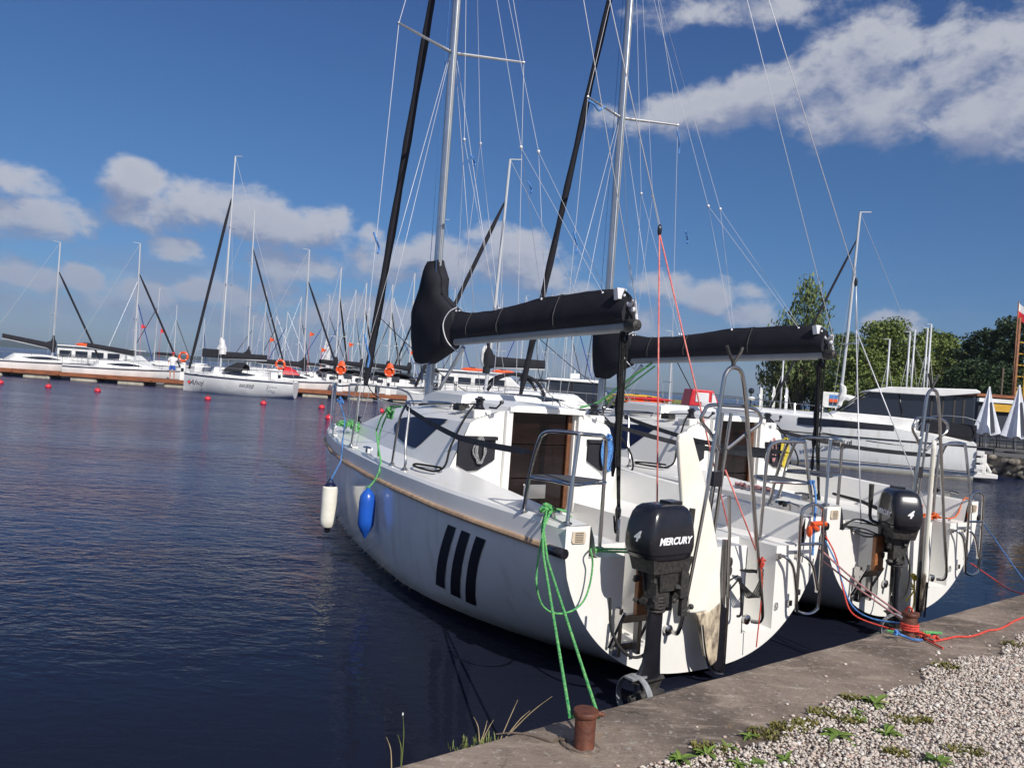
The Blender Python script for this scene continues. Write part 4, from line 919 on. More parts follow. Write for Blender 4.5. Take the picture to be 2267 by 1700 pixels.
for i in range(6):
    w=.03; dx=rg.uniform(-.02,.02); y0=.66
    g.tube([PA.w(1.995,y0+dx,1.42),PA.w(1.99,y0+w+.05*rg.random(),1.3),PA.w(1.985,y0+dx,1.19),PA.w(1.99,y0-w-.04*rg.random(),1.3)],.004,6,5,closed=True)
g.build('cord_coil','rope_grey',label='grey cord coil hanging over the left storage pocket',cat='cord coil')
g=MB(); rg=random.Random(11)
for i in range(5):
    w=.03; dx=rg.uniform(-.02,.02); y0=-.60
    g.tube([PB.w(2.0,y0+dx,1.47),PB.w(1.99,y0+w,1.36),PB.w(1.985,y0+dx,1.20),PB.w(1.99,y0-w,1.35)],.006,6,5,closed=True)
g.build('rope_coil','rope_pink',label='pinkish red rope coil beside the yellow coil',cat='rope coil',group='rope coils hung on the cabins')
# pink heap on the side deck, orange heap on the second boat
g=MB(); 
for i in range(6): knot(g,PB.w(.62+.07*i,1.12,1.10),.06,.008,12,40+i,.5)
g.build('rope_heap','rope_pink',label='heap of pink and grey rope on the side deck between the two boats',cat='rope')
g=MB()
for i in range(9): 
    c=PB.w(.10+.02*(i%3),-.52-.028*i,.90); knot(g,c,.06,.009,10,60+i,.55)
knot(g,PB.w(.12,-.42,1.0),.05,.008,14,77,1.6); g.tube([PB.w(.1,-.75,.89),PB.w(.02,-.9,.90),PB.w(0,-1.02,1.09),PB.w(-.06,-1.12,1.0)],.007,6,4)
g.build('rope_heap','rope_orange',label='bright orange rope heap on the stern of the second boat',cat='rope')
g=MB(); knot(g,PB.w(.35,-1.10,1.11),.05,.010,12,91,.5); g.build('rope_heap','black_rope',label='small black rope heap on the far gunwale of the second boat',cat='rope')
g=MB(); knot(g,PA.w(.25,-1.12,1.11),.05,.012,12,92,.5); g.build('rope_heap','black_rope',label='small black and white rope heap by the folded ladder of the striped boat',cat='rope')
# blue rope down the seat post
g=MB(); g.tube([PA.w(-.0,-1.10,1.33),PA.w(-.04,-1.10,1.2),PA.w(-.12,-1.0,1.0),PA.w(-.14,-.98,.8)],.009,6,4); knot(g,PA.w(0,-1.1,1.31),.03,.009,8,14,.7); g.build('lashing','rope_blue',label='bright blue lashing from the seat rail down the boarding ladder',cat='rope')
g=MB(); g.tube([PA.w(-.15,-1.0,.99),PA.w(-.16,-.93,1.03),PA.w(-.14,-1.08,1.03),PA.w(-.1,-1.15,1.01)],.018,8,4); g.ball(PA.w(-.16,-.90,.98),.035,8,(.6,1,1.2)); g.build('orange_lashing','orange_vinyl',label='orange lashing wrapped around the top of the boarding ladder',cat='lashing')
# tangle of lines on the stern frame
g=MB(); 
for i in range(5): g.tube([PA.w(-.12,-.26,.73),PA.w(-.16,-.32-.02*i,.72),PA.w(-.2,-.40,.74-.03*i),PA.w(-.18,-.30-.02*i,.55),PA.w(-.14,-.22,.68)],.005,6,5)
g.tube([PA.w(-.14,-.22,.70),PA.w(-.12,-.1,.64),PA.w(-.10,-.02,.60),PA.w(-.12,-.12,.57),PA.w(-.14,-.24,.68)],.006,6,5); g.tube([PA.w(-.14,-.25,.68),PA.w(-.15,-.27,.45),PA.w(-.14,-.24,.42)],.009,6,4)
g.build('line_tangle','black_rope',label='tangle of black lines tied on the stern frame of the striped boat',cat='rope')
g=MB(); knot(g,PA.w(-.2,-.37,.80),.035,.007,14,33,1.4); g.tube([PA.w(-.2,-.37,.78),PA.w(-.2,-.40,.60),PA.w(-.17,-.42,.2)],.0045,6,4); g.build('red_lashing','rope_red',label='red lashing knotted on the right leg of the stern frame',cat='rope')
# lines to the far bollard
b2=B2+Vector((0,0,.09))
for i,(a,lab) in enumerate(((PA.w(.05,-1.19,.86),'upper pinkish mooring line from the first boat to the far bollard'),(PA.w(.03,-1.185,.78),'lower pinkish mooring line from the first boat to the far bollard'))):
    rope('mooring_rope',[a,a.lerp(b2,.5)-Vector((0,0,.02)),b2+Vector((.03-.05*i,.05,.0))],.007,'rope_pink',lab,group='pinkish lines to the far bollard',n=5)
def SP(px,py,d): return P(px,py,d)
rope('mooring_rope',[PA.w(.0,-1.19,1.0),PA.w(-.15,-1.22,.8),SP(1868,1310,5.9),SP(1890,1360,5.75),SP(1960,1388,5.6),SP(2010,1398,5.45),b2+Vector((.05,-.06,-.04))],.006,'rope_red','slack red line sagging from the first boat to the far bollard')
rope('mooring_rope',[PA.w(.0,-1.19,.98),PA.w(-.15,-1.22,.76),SP(1880,1330,5.9),SP(1920,1365,5.75),SP(1985,1378,5.6),b2+Vector((-.02,.05,0))],.006,'rope_blue','slack dark blue line sagging behind the red one')
g=MB(); 
for i in range(3): g.tube([b2+Vector((.052*math.cos(a+i),.052*math.sin(a+i),-.04+.016*i)) for a in [k*.7 for k in range(9)]],.007,7,3,closed=True)
for i in range(3): knot(g,B2+Vector((.04+.04*i,-.04-.015*i,.03)),.04,.005,8,50+i,.6)
gz=lambda x,y,z=.01: G(*zq(x,y),QZ+z)
g.tube([b2+Vector((-.02,.03,.07)),b2+Vector((.0,.0,.10)),gz(1620,380),gz(1660,420),gz(1755,470)],.0065,7,4)
g.tube([gz(1700,430),gz(1760,420),gz(1830,405),gz(1900,405),gz(1960,390),gz(2010,370),gz(2060,365),gz(2110,345),gz(2150,320),gz(2212,295),gz(2300,265),gz(2420,230)],.0065,7,4)
g.build('mooring_rope','rope_red',label='red rope tangled around the far bollard and trailing right along the quay',cat='mooring rope')
g=MB(); g.tube([gz(1490,385,.05),gz(1530,400,.02),gz(1580,420,.015),gz(1640,425,.02)],.008,6,4); knot(g,gz(1490,385,.05),.02,.007,8,3,1.); g.build('rope_end','rope_blue',label='short blue rope end lying against the far bollard',cat='rope')
g=MB(); g.tube([gz(1640,382,.02),gz(1690,382,.02),gz(1745,384,.02)],.009,6,2); knot(g,gz(1665,388,.02),.018,.007,8,6,.6); g.build('rope_end','rope_green',label='pale green rope end right of the far bollard',cat='rope')
g=MB(); g.tube([gz(1440,372,.02),gz(1480,380,.02),gz(1500,384,.02)],.009,6,2); g.build('rope_end','rope_green',label='pale green rope end left of the far bollard',cat='rope')
rope('mooring_rope',[PB.w(.0,-1.20,.95),SP(2200,1190,9.),SP(2235,1240,8.6),SP(2300,1330,8.)],.006,'rope_blue','light blue line running down right from the second boat',n=4)
rope('mooring_rope',[PB.w(-.05,-1.12,.45),SP(2205,1285,8.6),SP(2235,1305,8.),SP(2270,1315,7.2)],.006,'rope_red','thin red line from the second boat to the quay at the right edge',n=5)
g=MB(); 
for i in range(3): g.tube([PB.w(-.06,-.10,.34-.03*i),PB.w(-.16,.02,.30),PB.w(-.12,.06,.2)],.006,6,3)
knot(g,PB.w(-.16,.03,.42),.03,.008,12,17,1.2); g.tube([PB.w(-.16,.03,.42),PB.w(-.17,.02,.2),PB.w(-.15,.03,.06)],.008,6,3); g.build('yellow_lashing','rope_yellow',label='yellow green lashing hanging on the rudder of the second boat',cat='rope')
# ---------------- outboard motors ----------------
def outboard(bo,lx,ly,heading,label,main,tiller_up):
    p=bo.w(lx,ly,0); rt=empty('outboard_motor',(p.x,p.y,0),R(heading),label,'outboard motor','four horsepower outboard motors on the sterns')
    # cowling: rounded-box rings, x forward
    m=MB(); rows=[]
    for z,l,w,sh,ex in ((.955,.20,.125,0,.5),(.965,.215,.138,0,.42),(1.0,.220,.142,-.004,.36),(1.06,.217,.142,-.006,.33),(1.13,.203,.136,-.006,.33),(1.19,.183,.124,-.004,.34),(1.222,.163,.108,-.002,.38),(1.238,.14,.09,0,.45),(1.246,.10,.06,.01,.6)):
        rows.append([Vector((sh+.9*l*math.copysign(abs(math.cos(t))**ex,math.cos(t)),w*.9*math.copysign(abs(math.sin(t))**ex,math.sin(t)),z)) for t in [2*math.pi*(k+.5)/40 for k in range(40)]])
    m.loft(rows); m.box((.07,0,1.25),(.10,.09,.02)); cw=m.build('cowling','black_plastic',rt)
    m=MB(); rows=[]
    for z,l,w in ((.925,.17,.11),(.935,.205,.135),(.957,.218,.142),(.962,.205,.13)):
        rows.append([Vector((.9*l*math.copysign(abs(math.cos(t))**.5,math.cos(t)),.9*w*math.copysign(abs(math.sin(t))**.5,math.sin(t)),z)) for t in [2*math.pi*k/32 for k in range(32)]])
    m.loft(rows); m.build('cowling_lip','black_plastic',rt)
    m=MB(); m.box((.02,0,.89),(.30,.18,.09),taper=1.15); m.box((.06,0,.80),(.20,.13,.14),taper=1.3); m.box((.0,0,.74),(.12,.10,.22)); m.box((.13,0,.80),(.06,.20,.22)); m.box((.17,.06,.70),(.05,.03,.26)); m.box((.17,-.06,.70),(.05,.03,.26))
    rg=random.Random(5)
    for i in range(26): m.box((rg.uniform(-.09,.15),rg.uniform(-.10,.10),rg.uniform(.64,.90)),(rg.uniform(.02,.06),rg.uniform(.015,.04),rg.uniform(.02,.05)),rot=(rg.uniform(-.5,.5),rg.uniform(-.5,.5),rg.uniform(-1,1)))
    for k in range(5): m.lathe([(.055,0),(.062,.008),(.055,.016)],(0,0,.60+.02*k),14)
    for s in(1,-1): m.tube([(.15,s*.07,.60),(.23,s*.07,.62)],.008,6); m.ball((.235,s*.07,.62),.018,8)
    m.build('midsection','black_rough',rt,bevel=.003)
    m=MB(); rows=[]
    for z,l,w,c in ((.66,.055,.035,0),(.60,.06,.032,0),(.40,.062,.028,0),(.30,.075,.026,-.005),(.24,.095,.028,-.02),(.20,.11,.03,-.03)):
        rows.append([Vector((c+l*math.cos(t),w*math.sin(t),z)) for t in [2*math.pi*k/16 for k in range(16)]])
    m.loft(rows); m.build('drive_leg','black_plastic',rt)
    m=MB(); m.prism([(-.17,.0),(-.15,.05),(.08,.04),(.11,0),(.08,-.04),(-.15,-.05)],.008,'z',.20); m.prism([(.10,.19),(.02,.19),(-.08,.19),(-.06,.12),(-.03,-.05),(.02,-.08),(.05,.10)],.02,'y',0)
    m.lathe([(.001,-.17),(.02,-.14),(.036,-.06),(.04,.02),(.03,.08),(.012,.12),(.001,.125)],(0,0,.10),14,'x'); m.build('gearcase','black_rough',rt,bevel=.003)
    m=MB(); m.lathe([(.018,-.15),(.022,-.12),(.022,-.09)],(-.02,0,.10),12,'x')
    for k in range(3):
        a=k*2*math.pi/3+.4; mt=Matrix.Rotation(a,3,'X'); vs=[mt@Vector(v) for v in ((-.13,-.01,.018),(-.10,.02,.018),(-.09,.045,.06),(-.11,.02,.088),(-.14,-.02,.08),(-.15,-.03,.05))]
        m.add([v+Vector((-.02,0,.10)) for v in vs]+[v+Vector((-.016,.002,.10)) for v in vs],[(0,1,2,3,4,5),(11,10,9,8,7,6)])
    m.build('propeller','black_rough',rt)
    m=MB(); rows=[]
    for k in range(33):
        a=2*math.pi*k/32; c,s=math.cos(a),math.sin(a); rows.append([Vector((-.145,.135*s,.10+.135*c)),Vector((-.105,.138*s,.10+.138*c)),Vector((-.105,.131*s,.10+.131*c)),Vector((-.145,.129*s,.10+.129*c))])
    m.loft(rows,cap=False); m.box((-.125,0,.225),(.12,.07,.012)); m.build('propeller_guard','galvanised',rt)
    if tiller_up: 
        m=MB(); m.tube([(.16,.10,.92),(.18,.16,.95),(.18,.17,1.05)],.014,8,3); m.tube([(.18,.17,1.05),(.18,.172,1.25)],[.018,.02,.021,.02],10); m.build('tiller_handle','black_rough',rt)
    else:
        m=MB(); m.tube([(.20,.0,.93),(.27,.02,.97),(.29,.02,1.20)],[.018,.02,.02],8,3); m.build('tiller_handle','black_rough',rt)
    m=MB(); m.tube([(.18,-.05,.92),(.20,-.06,.90)],.012,8); m.ball((.205,-.06,.90),.014,8); m.build('kill_switch','red_plastic',rt)
    # lettering
    e=.0015
    text('cowling_number','4',.085,'white_text',cw,frame((-.2045,.0,1.06),(0,-1,0),(.06,0,1)),shear=.35,bold=.003)
    if main: text('cowling_name','MERCURY',.056,'white_text',cw,frame((-.015,-.1315,1.045),(1,0,0),(0,.05,1)),shear=.28,bold=.0022,xs=1.05)
    else: text('cowling_name','MERCURY',.056,'white_text',cw,frame((-.015,.1315,1.045),(-1,0,0),(0,-.05,1)),shear=.28,bold=.0022,xs=1.05)
    return rt
outboard(PA,-.36,.70,36,'glossy black outboard motor with large white lettering, on the striped boat','m',False)
outboard(PB,-.34,.62,86,'black outboard motor with upright tiller grip, on the second boat',None,True)
for bo,lab in ((PA,'black fuel hose looping beside the front outboard motor'),(PB,'black cables looping around the rear outboard motor')):
    g=MB()
    if bo is PA: g.tube([bo.w(-.30,.78,.92),bo.w(-.33,.76,.7),bo.w(-.33,.70,.50),bo.w(-.34,.72,.36),bo.w(-.34,.82,.33),bo.w(-.33,.93,.40),bo.w(-.30,.98,.52),bo.w(-.28,.985,.68)],.0095,8,6)
    else:
        for i in range(3): g.tube([bo.w(-.12,.60,.90),bo.w(-.08,.78+.03*i,.95),bo.w(-.05,.95,.90-.02*i),bo.w(-.02,.86,.88),bo.w(-.15,.80,.82+.03*i),bo.w(-.25,.72,.85),bo.w(-.2,.62,.93)],.007,6,6)
        g.tube([bo.w(-.3,.55,.8),bo.w(-.36,.45,.6),bo.w(-.36,.48,.35),bo.w(-.3,.62,.28)],.008,6,6)
    g.build('fuel_hose','rubber',label=lab,cat='hose')
text('registration','61',.07,'dark_text',boatA,frame((-.0515,-1.09,.72),(0,-1,0),(0,0,1)),bold=.002)
# ---------------- background ----------------
def g1(x,y): return x/4.147,500+y/4.147
def g2_(x,y): return 380+x/3.95,500+y/3.95
def g4(x,y): return 950+x/4.916,680+y/4.916
def g5(x,y): return 1350+x/4.609,600+y/4.609
def g6(x,y): return 1650+x/3.19,580+y/3.19
def wx(px,d): return P(px,hy(px),d)
def hgt(px,py,d): return P(px,py,d).z
def sail_yacht(name,px,d,yaw,L,mast,label,grp,stay=.78,coverdir=1,cover=True,jib='canvas',hull='far_white',beam=2.5,fb=1.0,arch=False,spray=None,rake=.02,fine=True,fore=.42,boomz=2.5,coverlen=2.9,furl=True,hood=True,win=True,jr=.07,stripe=True,btilt=.02,gear=False):
    """x forward (bow), origin under the mast"""
    p=wx(px,d); r=empty(name,(p.x,p.y,0),R(yaw),label,'sailboat',grp)
    xb=L*fore; xs=xb-L; b=beam/2
    T=[(0,.74),(.15,.86),(.35,.98),(.5,1.),(.7,.86),(.85,.55),(.95,.22),(1.,.03)]
    m=MB(); rows=[]
    for i in range(13):
        t=i/12; x=xs+L*t; B=b*interp(T,t); z1=fb+.12*t*t; zk=.02-.35*math.sin(math.pi*min(1,t+.02)); n=2.6-1.2*t
        half=[]
        for k in range(8):
            a=k/7*math.pi/2; half.append((B*math.sin(a)**(2/n),z1-(z1-zk)*math.cos(a)**(1.15)))
        rows.append([Vector((x,-y,z)) for y,z in reversed(half)]+[Vector((x,y,z)) for y,z in half[1:]])
    m.loft(rows,cap=False,closed=False); m.add(rows[0],[tuple(range(len(rows[0])))]); h=m.build('hull',hull,r)
    if stripe:
        m=MB()
        for s in(1,-1):
            q=[]
            for i in range(13):
                t=i/12; x=xs+L*t; B=b*interp(T,t)+.006; z1=fb+.12*t*t; q.append([Vector((x,s*(B+.004),z1-.03)),Vector((x,s*(B+.004),z1-.10))])
            m.loft(q,cap=False,closed=False)
        m.build('sheer_stripe','navy_glass',r)
    m=MB(); rows=[]
    for i in range(15):
        t=i/14; x=xs+L*t; B=b*interp(T,t); z1=fb+.12*t*t+.01
        if .28<t<.82:
            k=math.sin(math.pi*min(1,(t-.26)/.56))**.5 if t>.5 else 1.; w=B*.62; hh=.42*k
            if t>.55: hh*=max(.05,(.84-t)/.29)
        else: w=B*.5; hh=.02 if t>.5 else -.28
        rows.append([Vector((x,-B,z1)),Vector((x,-w-.06,z1+.03)),Vector((x,-w+.04,z1+hh)),Vector((x,0,z1+hh+.05)),Vector((x,w-.04,z1+hh)),Vector((x,w+.06,z1+.03)),Vector((x,B,z1))])
    m.loft(rows,cap=False,closed=False); m.build('deck','far_cabin',r)
    if win:
        for s in(1,-1):
            m=MB(); q=[]
            for i in range(9):
                t=.34+.30*i/8; x=xs+L*t; B=b*interp(T,t); z1=fb+.12*t*t+.01; w=B*.62; e=math.sin(math.pi*(i+.3)/8.6)
                hh=.42*(1 if t<.55 else max(.05,(.84-t)/.29)); 
                lo=Vector((x,s*(w+.06),z1+.03)); hi=Vector((x,s*(w-.04),z1+hh)); c=lo.lerp(hi,.5); dv=(hi-lo)*.28*e; o=Vector((0,s*.02,.004)); q.append([c-dv+o,c+dv+o])
            m.loft(q,cap=False,closed=False); m.build('cabin_window','dark_glass',r)
    m=MB(); mr=[.055,.05,.045]
    dxr=-rake*mast; m.tube([(0,0,fb+.3),(dxr*.5,0,mast*.5),(dxr,0,mast)],[.062,.056,.045],8); m.tube([(dxr,0,mast),(dxr-.42*(1 if xs<0 else 1),0,mast+.03)],.02,6); m.build('mast','far_mast',r)
    m=MB(); 
    for z_ in (.46,): 
        for s in(1,-1): m.tube([(dxr*z_,0,mast*z_),(dxr*z_-.12,s*.75,mast*z_+.03)],.022,6)
    if mast>11: 
        for s in(1,-1): m.tube([(dxr*.72,0,mast*.70),(dxr*.72-.1,s*.6,mast*.70)],.02,6)
    m.build('spreader','far_mast',r)
    m=MB()
    for s in(1,-1): m.tube([(dxr*.8,0,mast*.8),(dxr*.46-.12,s*.75,mast*.46+.03),(-.15,s*b*.9,fb+.05)],.009,4)
    m.tube([(dxr,0,mast),(xs+.1,0,fb+.1)],.009,4); m.build('rigging','wire',r)
    if furl:
        m=MB(); a=Vector((dxr*stay+.05,0,mast*stay)); c=Vector((xb-.25,0,fb+.35)); m.tube([a.lerp(c,k/8) for k in range(9)],[jr*.5]+[jr]*7+[jr*.7],7); m.tube([a,(dxr*stay,0,mast*(stay+.04))],.012,4); m.build('furled_sail',jib,r)
    if cover:
        m=MB(); rows=[]
        for i in range(9):
            t=i/8; x=-.05-coverlen*t; zz=boomz+btilt*t*coverlen; hh=.20-.04*t+(.15 if i==0 and hood else 0); w=.13-.03*t
            rows.append([Vector((x,w*math.cos(a),zz+hh*math.sin(a)*(1.4 if math.sin(a)>0 else .6))) for a in [2*math.pi*k/10 for k in range(10)]])
        m.loft(rows); cv=m.build('sail_cover','canvas',r)
        if hood: m=MB(); m.tube([(.02,0,boomz-.35),(.0,0,boomz+.1),(0,0,boomz+.8)],[.13,.2,.07],8,3); m.build('mast_hood','canvas',cv)
        m=MB(); m.tube([(-.05,0,boomz-.12),(-.05-coverlen,0,boomz-.10+btilt*coverlen)],.05,8); m.build('boom','far_mast',r)
    m=MB()
    for s in(1,-1):
        ys=lambda t: s*b*interp(T,t)*.93
        pts=[(xs+L*t,ys(t),fb+.12*t*t+.55) for t in(.0,.2,.4,.6,.8,.93)]; m.tube(pts,.008,4)
        for t,pt in zip((.0,.2,.4,.6,.8,.93),pts): m.tube([(pt[0],pt[1],fb+.02),pt],.012,4)
    m.tube([(xb-.5,b*.25,fb+.65),(xb-.02,0,fb+.68),(xb-.5,-b*.25,fb+.65)],.014,5,3); m.build('guard_rail','steel',r)
    if spray:
        m=MB(); rows=[]
        for x,h in ((-.35,.0),(-.55,.28),(-.95,.50),(-1.35,.52),(-1.5,.42)):
            rows.append([Vector((x+.1*xs*0,.85*math.cos(a),fb+.40+(h+.02)*math.sin(a)**.7 if math.sin(a)>0 else fb+.40)) for a in [math.pi*k/10 for k in range(11)]])
        m.loft(rows,cap=False,closed=False); m.build('spray_hood',spray,r)
    if arch:
        m=MB(); 
        for s in(1,-1): m.tube([(-.0,s*.9,fb+.42),(-.35,s*.9,fb+.85),(-1.0,s*.85,fb+1.05),(-1.65,s*.85,fb+.85),(-2.0,s*.9,fb+.35)],.055,8,5)
        m.tube([(-1.0,.85,fb+1.05),(-1.0,-.85,fb+1.05)],.04,6); m.build('canvas_arch','canvas',r)
    if gear:
        m=MB(); m.box((xs-.25,.35,.75),(.35,.25,.35)); m.box((xs-.22,.35,.3),(.14,.1,.9)); m.build('outboard','black_plastic',r,bevel=.04)
        m=MB(); m.box((xs-.02,-.2,.62),(.05,1.6,.85)); m.build('stern_panel','far_cabin',r,bevel=.05)
        m=MB(); m.box((xs+1.9,0,fb+.25),(.04,.6,.8)); m.build('cabin_door','dark_cloth',r); m=MB(); m.box((xs+.6,.6,fb+.25),(.4,.3,.25)); m.build('gear_bag','dark_cloth',r)
        m=MB(); m.tube([(xs,-.8,fb),(xs-.05,-.8,fb+.6),(xs-.05,-.2,fb+.62),(xs,-.2,fb)],.02,5,3); m.tube([(xs,.8,fb),(xs-.05,.8,fb+.6),(xs-.05,.2,fb+.62),(xs,.2,fb)],.02,5,3); m.build('stern_rail','steel',r)
    return r
def place(o,**k): return o
grpP='sailing boats moored along the far pontoon'
# yaw: 0 = bow to the right, 180 = bow to the left, 90 = bow away
sail_yacht('sailboat',117,54,38,7.6,hgt(122,536,54),'leftmost far sailing boat with black boom cover, tall forestay leaning right',grpP,beam=2.5,fb=1.0,rake=-.0,boomz=2.05,hull='far_white',btilt=.16)
sail_yacht('sailboat',300,54,30,7.4,hgt(313,540,54),'second far sailing boat from the left, black boom cover in front of the white houseboat',grpP,fb=.95,boomz=1.95,hood=False,btilt=.12)
F3=sail_yacht('sailboat',489,47,184,6.5,hgt(529,347,47),'white far sailing boat with a compass emblem on its bow and the tallest left mast',grpP,fb=.98,fore=.315,beam=2.4,spray='canvas',rake=.0,stay=.82,jr=.085,coverlen=2.6,boomz=2.2,hood=False,stripe=True)
m=MB(); m.ball((0.0,0,2.55),.3,10,(1,.6,1.4)); m.tube([(-.1,.1,2.3),(0,.0,3.0),(.1,0,3.3)],[.2,.16,.08],8,3); m.build('lowered_sail','sail_cloth',F3)
m=MB(); m.box((.55,0,2.35),(1.0,.5,.5)); m.build('canvas_bin','canvas',F3,bevel=.05)
def hull_text(root,body,size,x,z,y,mt,flip=True,shear=0.,bold=.0):
    # on the side facing the camera of a boat whose bow points left
    text('hull_lettering',body,size,mt,root,frame((x,y,z),(-1,0,0),(0,0,1)),shear=shear,bold=bold)
yb=1.27
hull_text(F3,'Ahoj',.40,1.02,.58,1.03,'dark_text',shear=.35,bold=.009)
hull_text(F3,'www.ahoj.pl',.165,-1.9,.66,1.215,'dark_text',bold=.004); hull_text(F3,'Turtus',.21,-3.3,.62,1.17,'dark_text',shear=.2)
m=MB()
for k in range(8):
    a=k*math.pi/4; rr=.19 if k%2==0 else .12; c=Vector((1.46,.78,.60)); ax=Vector((-1,-.12,0)).normalized(); up=Vector((0,0,1)); o=Vector((0,.1,0))
    d=ax*math.cos(a)+up*math.sin(a); s_=ax*math.cos(a+1.57)+up*math.sin(a+1.57)
    m.add([c+o+d*rr,c+o+s_*.05,c+o-s_*.05],[(0,1,2)])
m.build('compass_emblem','dark_text',F3)
m=MB(); c=Vector((1.46,.90,.60)); m.add([c+Vector((-1,-.12,0)).normalized()*.07*math.cos(a)+Vector((0,0,.07*math.sin(a))) for a in [k*math.pi/5 for k in range(10)]],[tuple(range(10))]); m.build('emblem_dot','red_plastic',F3)
sail_yacht('sailboat',548,60,8,7.5,hgt(561,467,60),'far sailing boat moored directly behind the one with the compass emblem',grpP,fb=1.,cover=True,boomz=2.4)
sail_yacht('sailboat',673,54,25,7.,hgt(688,554,54),'far sailing boat moored right of the emblem boat, red-hooded cockpit',grpP,fb=.95,fore=.40,boomz=2.,spray='red_vinyl')
for px,lab,mt,d in ((742,'stern-on white boat behind the orange life ring','canvas',56),(800,'stern-on white boat with a black boom cover left of the main black furled sail','canvas',56),(858,'stern-on white boat beneath the main black furled sail','canvas',57),(905,'stern-on white boat with black boom cover beside the nearest mast','canvas',57)):
    r=sail_yacht('sailboat',px,d+3,80+random.uniform(-8,8),7.2,random.uniform(8.3,9.6),lab,grpP,fb=1.05,boomz=2.3,spray=mt,coverlen=2.8,gear=True)
sail_yacht('sailboat',950,62,190,8.,hgt(955,484,62),'far sailing boat whose mast top shows just left of the nearest boat mast',grpP,fb=1.,boomz=2.3)
# the boat behind the nearest one
F6=sail_yacht('sailboat',1076,28,186,8.2,hgt(1119,352,28),'white sailing boat with black canvas arch just behind the nearest boat',grpP,fb=1.15,fore=.33,arch=True,beam=2.8,rake=.03,stay=.84,jr=.075,boomz=2.5,coverlen=2.0,stripe=False)
m=MB(); m.ball((0.1,0,2.75),.18,10,(.9,.7,2.2)); m.build('lowered_sail','sail_cloth',F6)
F7=sail_yacht('sailboat',1857,30,180,7.4,hgt(1903,470,30),'sailing boat hidden behind the motor yacht, mast rising right of the near boom',grpP,fb=1.,fore=.40,rake=.03,cover=False,jr=.045,stay=.88)
m=MB(); m.tube([(0,0,1.9),(-.08,0,2.2),(-.12,.05,2.5),(-.02,0,2.75)],[.10,.16,.12,.05],8,3); m.tube([(-.1,0,2.25),(-.6,0,2.2),(-1.3,0,2.15)],[.11,.09,.05],8,3); m.build('lowered_sail','sail_cloth',F7)
grpM='distant masted boats filling the far marina'
rr=random.Random(12)
far=[(307,621,84),(351,638,88),(393,676,92),(453,705,100),(592,646,86),(560,700,98),(635,690,90),(669,658,84),(732,654,86),(757,672,92),(789,642,84),(769,703,98),(894,718,90),(925,700,88),(820,680,92),(1010,640,78),(1030,690,86),(1113,650,80),(1162,655,82),(1222,650,84),(1262,660,88),(1277,640,80),(1320,650,84),(870,660,86),(975,690,88),(1195,690,92),(610,700,100),(715,690,96)]
ORD='first second third fourth fifth sixth seventh eighth ninth tenth eleventh twelfth thirteenth fourteenth fifteenth sixteenth seventeenth eighteenth nineteenth twentieth twenty-first twenty-second twenty-third twenty-fourth twenty-fifth twenty-sixth twenty-seventh twenty-eighth twenty-ninth'.split()
rank={i:k for k,i in enumerate(sorted(range(len(far)),key=lambda j:far[j][0]))}
for i,(px,py,d) in enumerate(far):
    side='left' if px<480 else ('centre left' if px<830 else 'centre')
    yaw=rr.choice([25,160,200,70,100,-20,180]); 
    bl=(i%3==0)
    h=hgt(px,py,d)
    sail_yacht('sailboat',px-int((hy(px)-py)*.072),d,yaw,7.,h,('%s slim distant mast from the left, its boat with a %s furled sail'%(ORD[rank[i]],'blue' if bl else 'black')),grpM,jib='blue_sail' if bl else 'webbing',cover=(i%2==0),boomz=2.2,rake=.01,jr=.05,hood=False,win=False)
# flags and a hoisted white sail in the crowd
for px,py,d,lab in ((313,723,80,'small red flag between masts on the far left'),(356,733,80,'tiny red pennant right of the red flag on the far left'),(598,752,80,'orange flag on a mast behind the emblem boat'),(686,740,80,'small orange pennant above the red-hooded boat'),(773,763,80,'orange flag between the masts left of the nearest boat'),(712,775,78,'orange pennant beside the white hoisted sail'),(907,781,75,'orange flag just left of the nearest mast')):
    p=P(px,py,d); m=MB(); rows=[[p+Vector((.09*k,.05*math.sin(k),.22-.03*k)),p+Vector((.09*k,.05*math.sin(k),-.22+.03*k))] for k in range(6)]; m.loft(rows,cap=False,closed=False); m.tube([p+Vector((0,0,.3)),Vector((p.x,p.y,1.2))],.015,4); m.build('flag','orange_vinyl' if 'orange' in lab else 'red_plastic',label=lab,cat='flag')
p=wx(720,95); sl=empty('small_sailing_dinghy',(p.x,p.y,0),0,'small dinghy with a hoisted white sail far out among the masts','dinghy')
m=MB(); m.prism([(-.9,.6),(1.0,.7),(.75,2.6),(.25,5.0),(.0,6.2),(-.35,4.2),(-.7,2.2)],.08,'y',0); m.build('hoisted_sail','sail_cloth',sl)
m=MB(); m.prism([(-1.6,.45),(-1.3,0),(1.4,0),(2.0,.5)],1.2,'y',0); m.build('hull','far_white',sl,bevel=.1)
# ---------------- pontoon ----------------
A=G(-60,827,0); Bp=G(935,896,0)
A.z=Bp.z=0
pd=(Bp-A).normalized(); L=(Bp-A).length; ang=math.atan2(pd.y,pd.x)
pt=empty('pontoon',A,ang,'long brown timber pontoon on concrete floats across the marina','pontoon')
m=MB(); m.box((L/2+2,1.2,.44),(L+6,2.4,.10)); m.box((L/2+2,-.03,.37),(L+6,.06,.24)); 
for i in range(int(L/2.9)+3): m.box((i*2.9-.5,-.08,.42),(.12,.08,.18))
m.build('deck','pontoon_wood',pt)
for i in range(int(L/2.95)+1):
    m=MB(); m.box((i*2.95+.9,1.15,.10),(1.65,2.2,.44)); m.build('float','float_concrete',pt,bevel=.05)
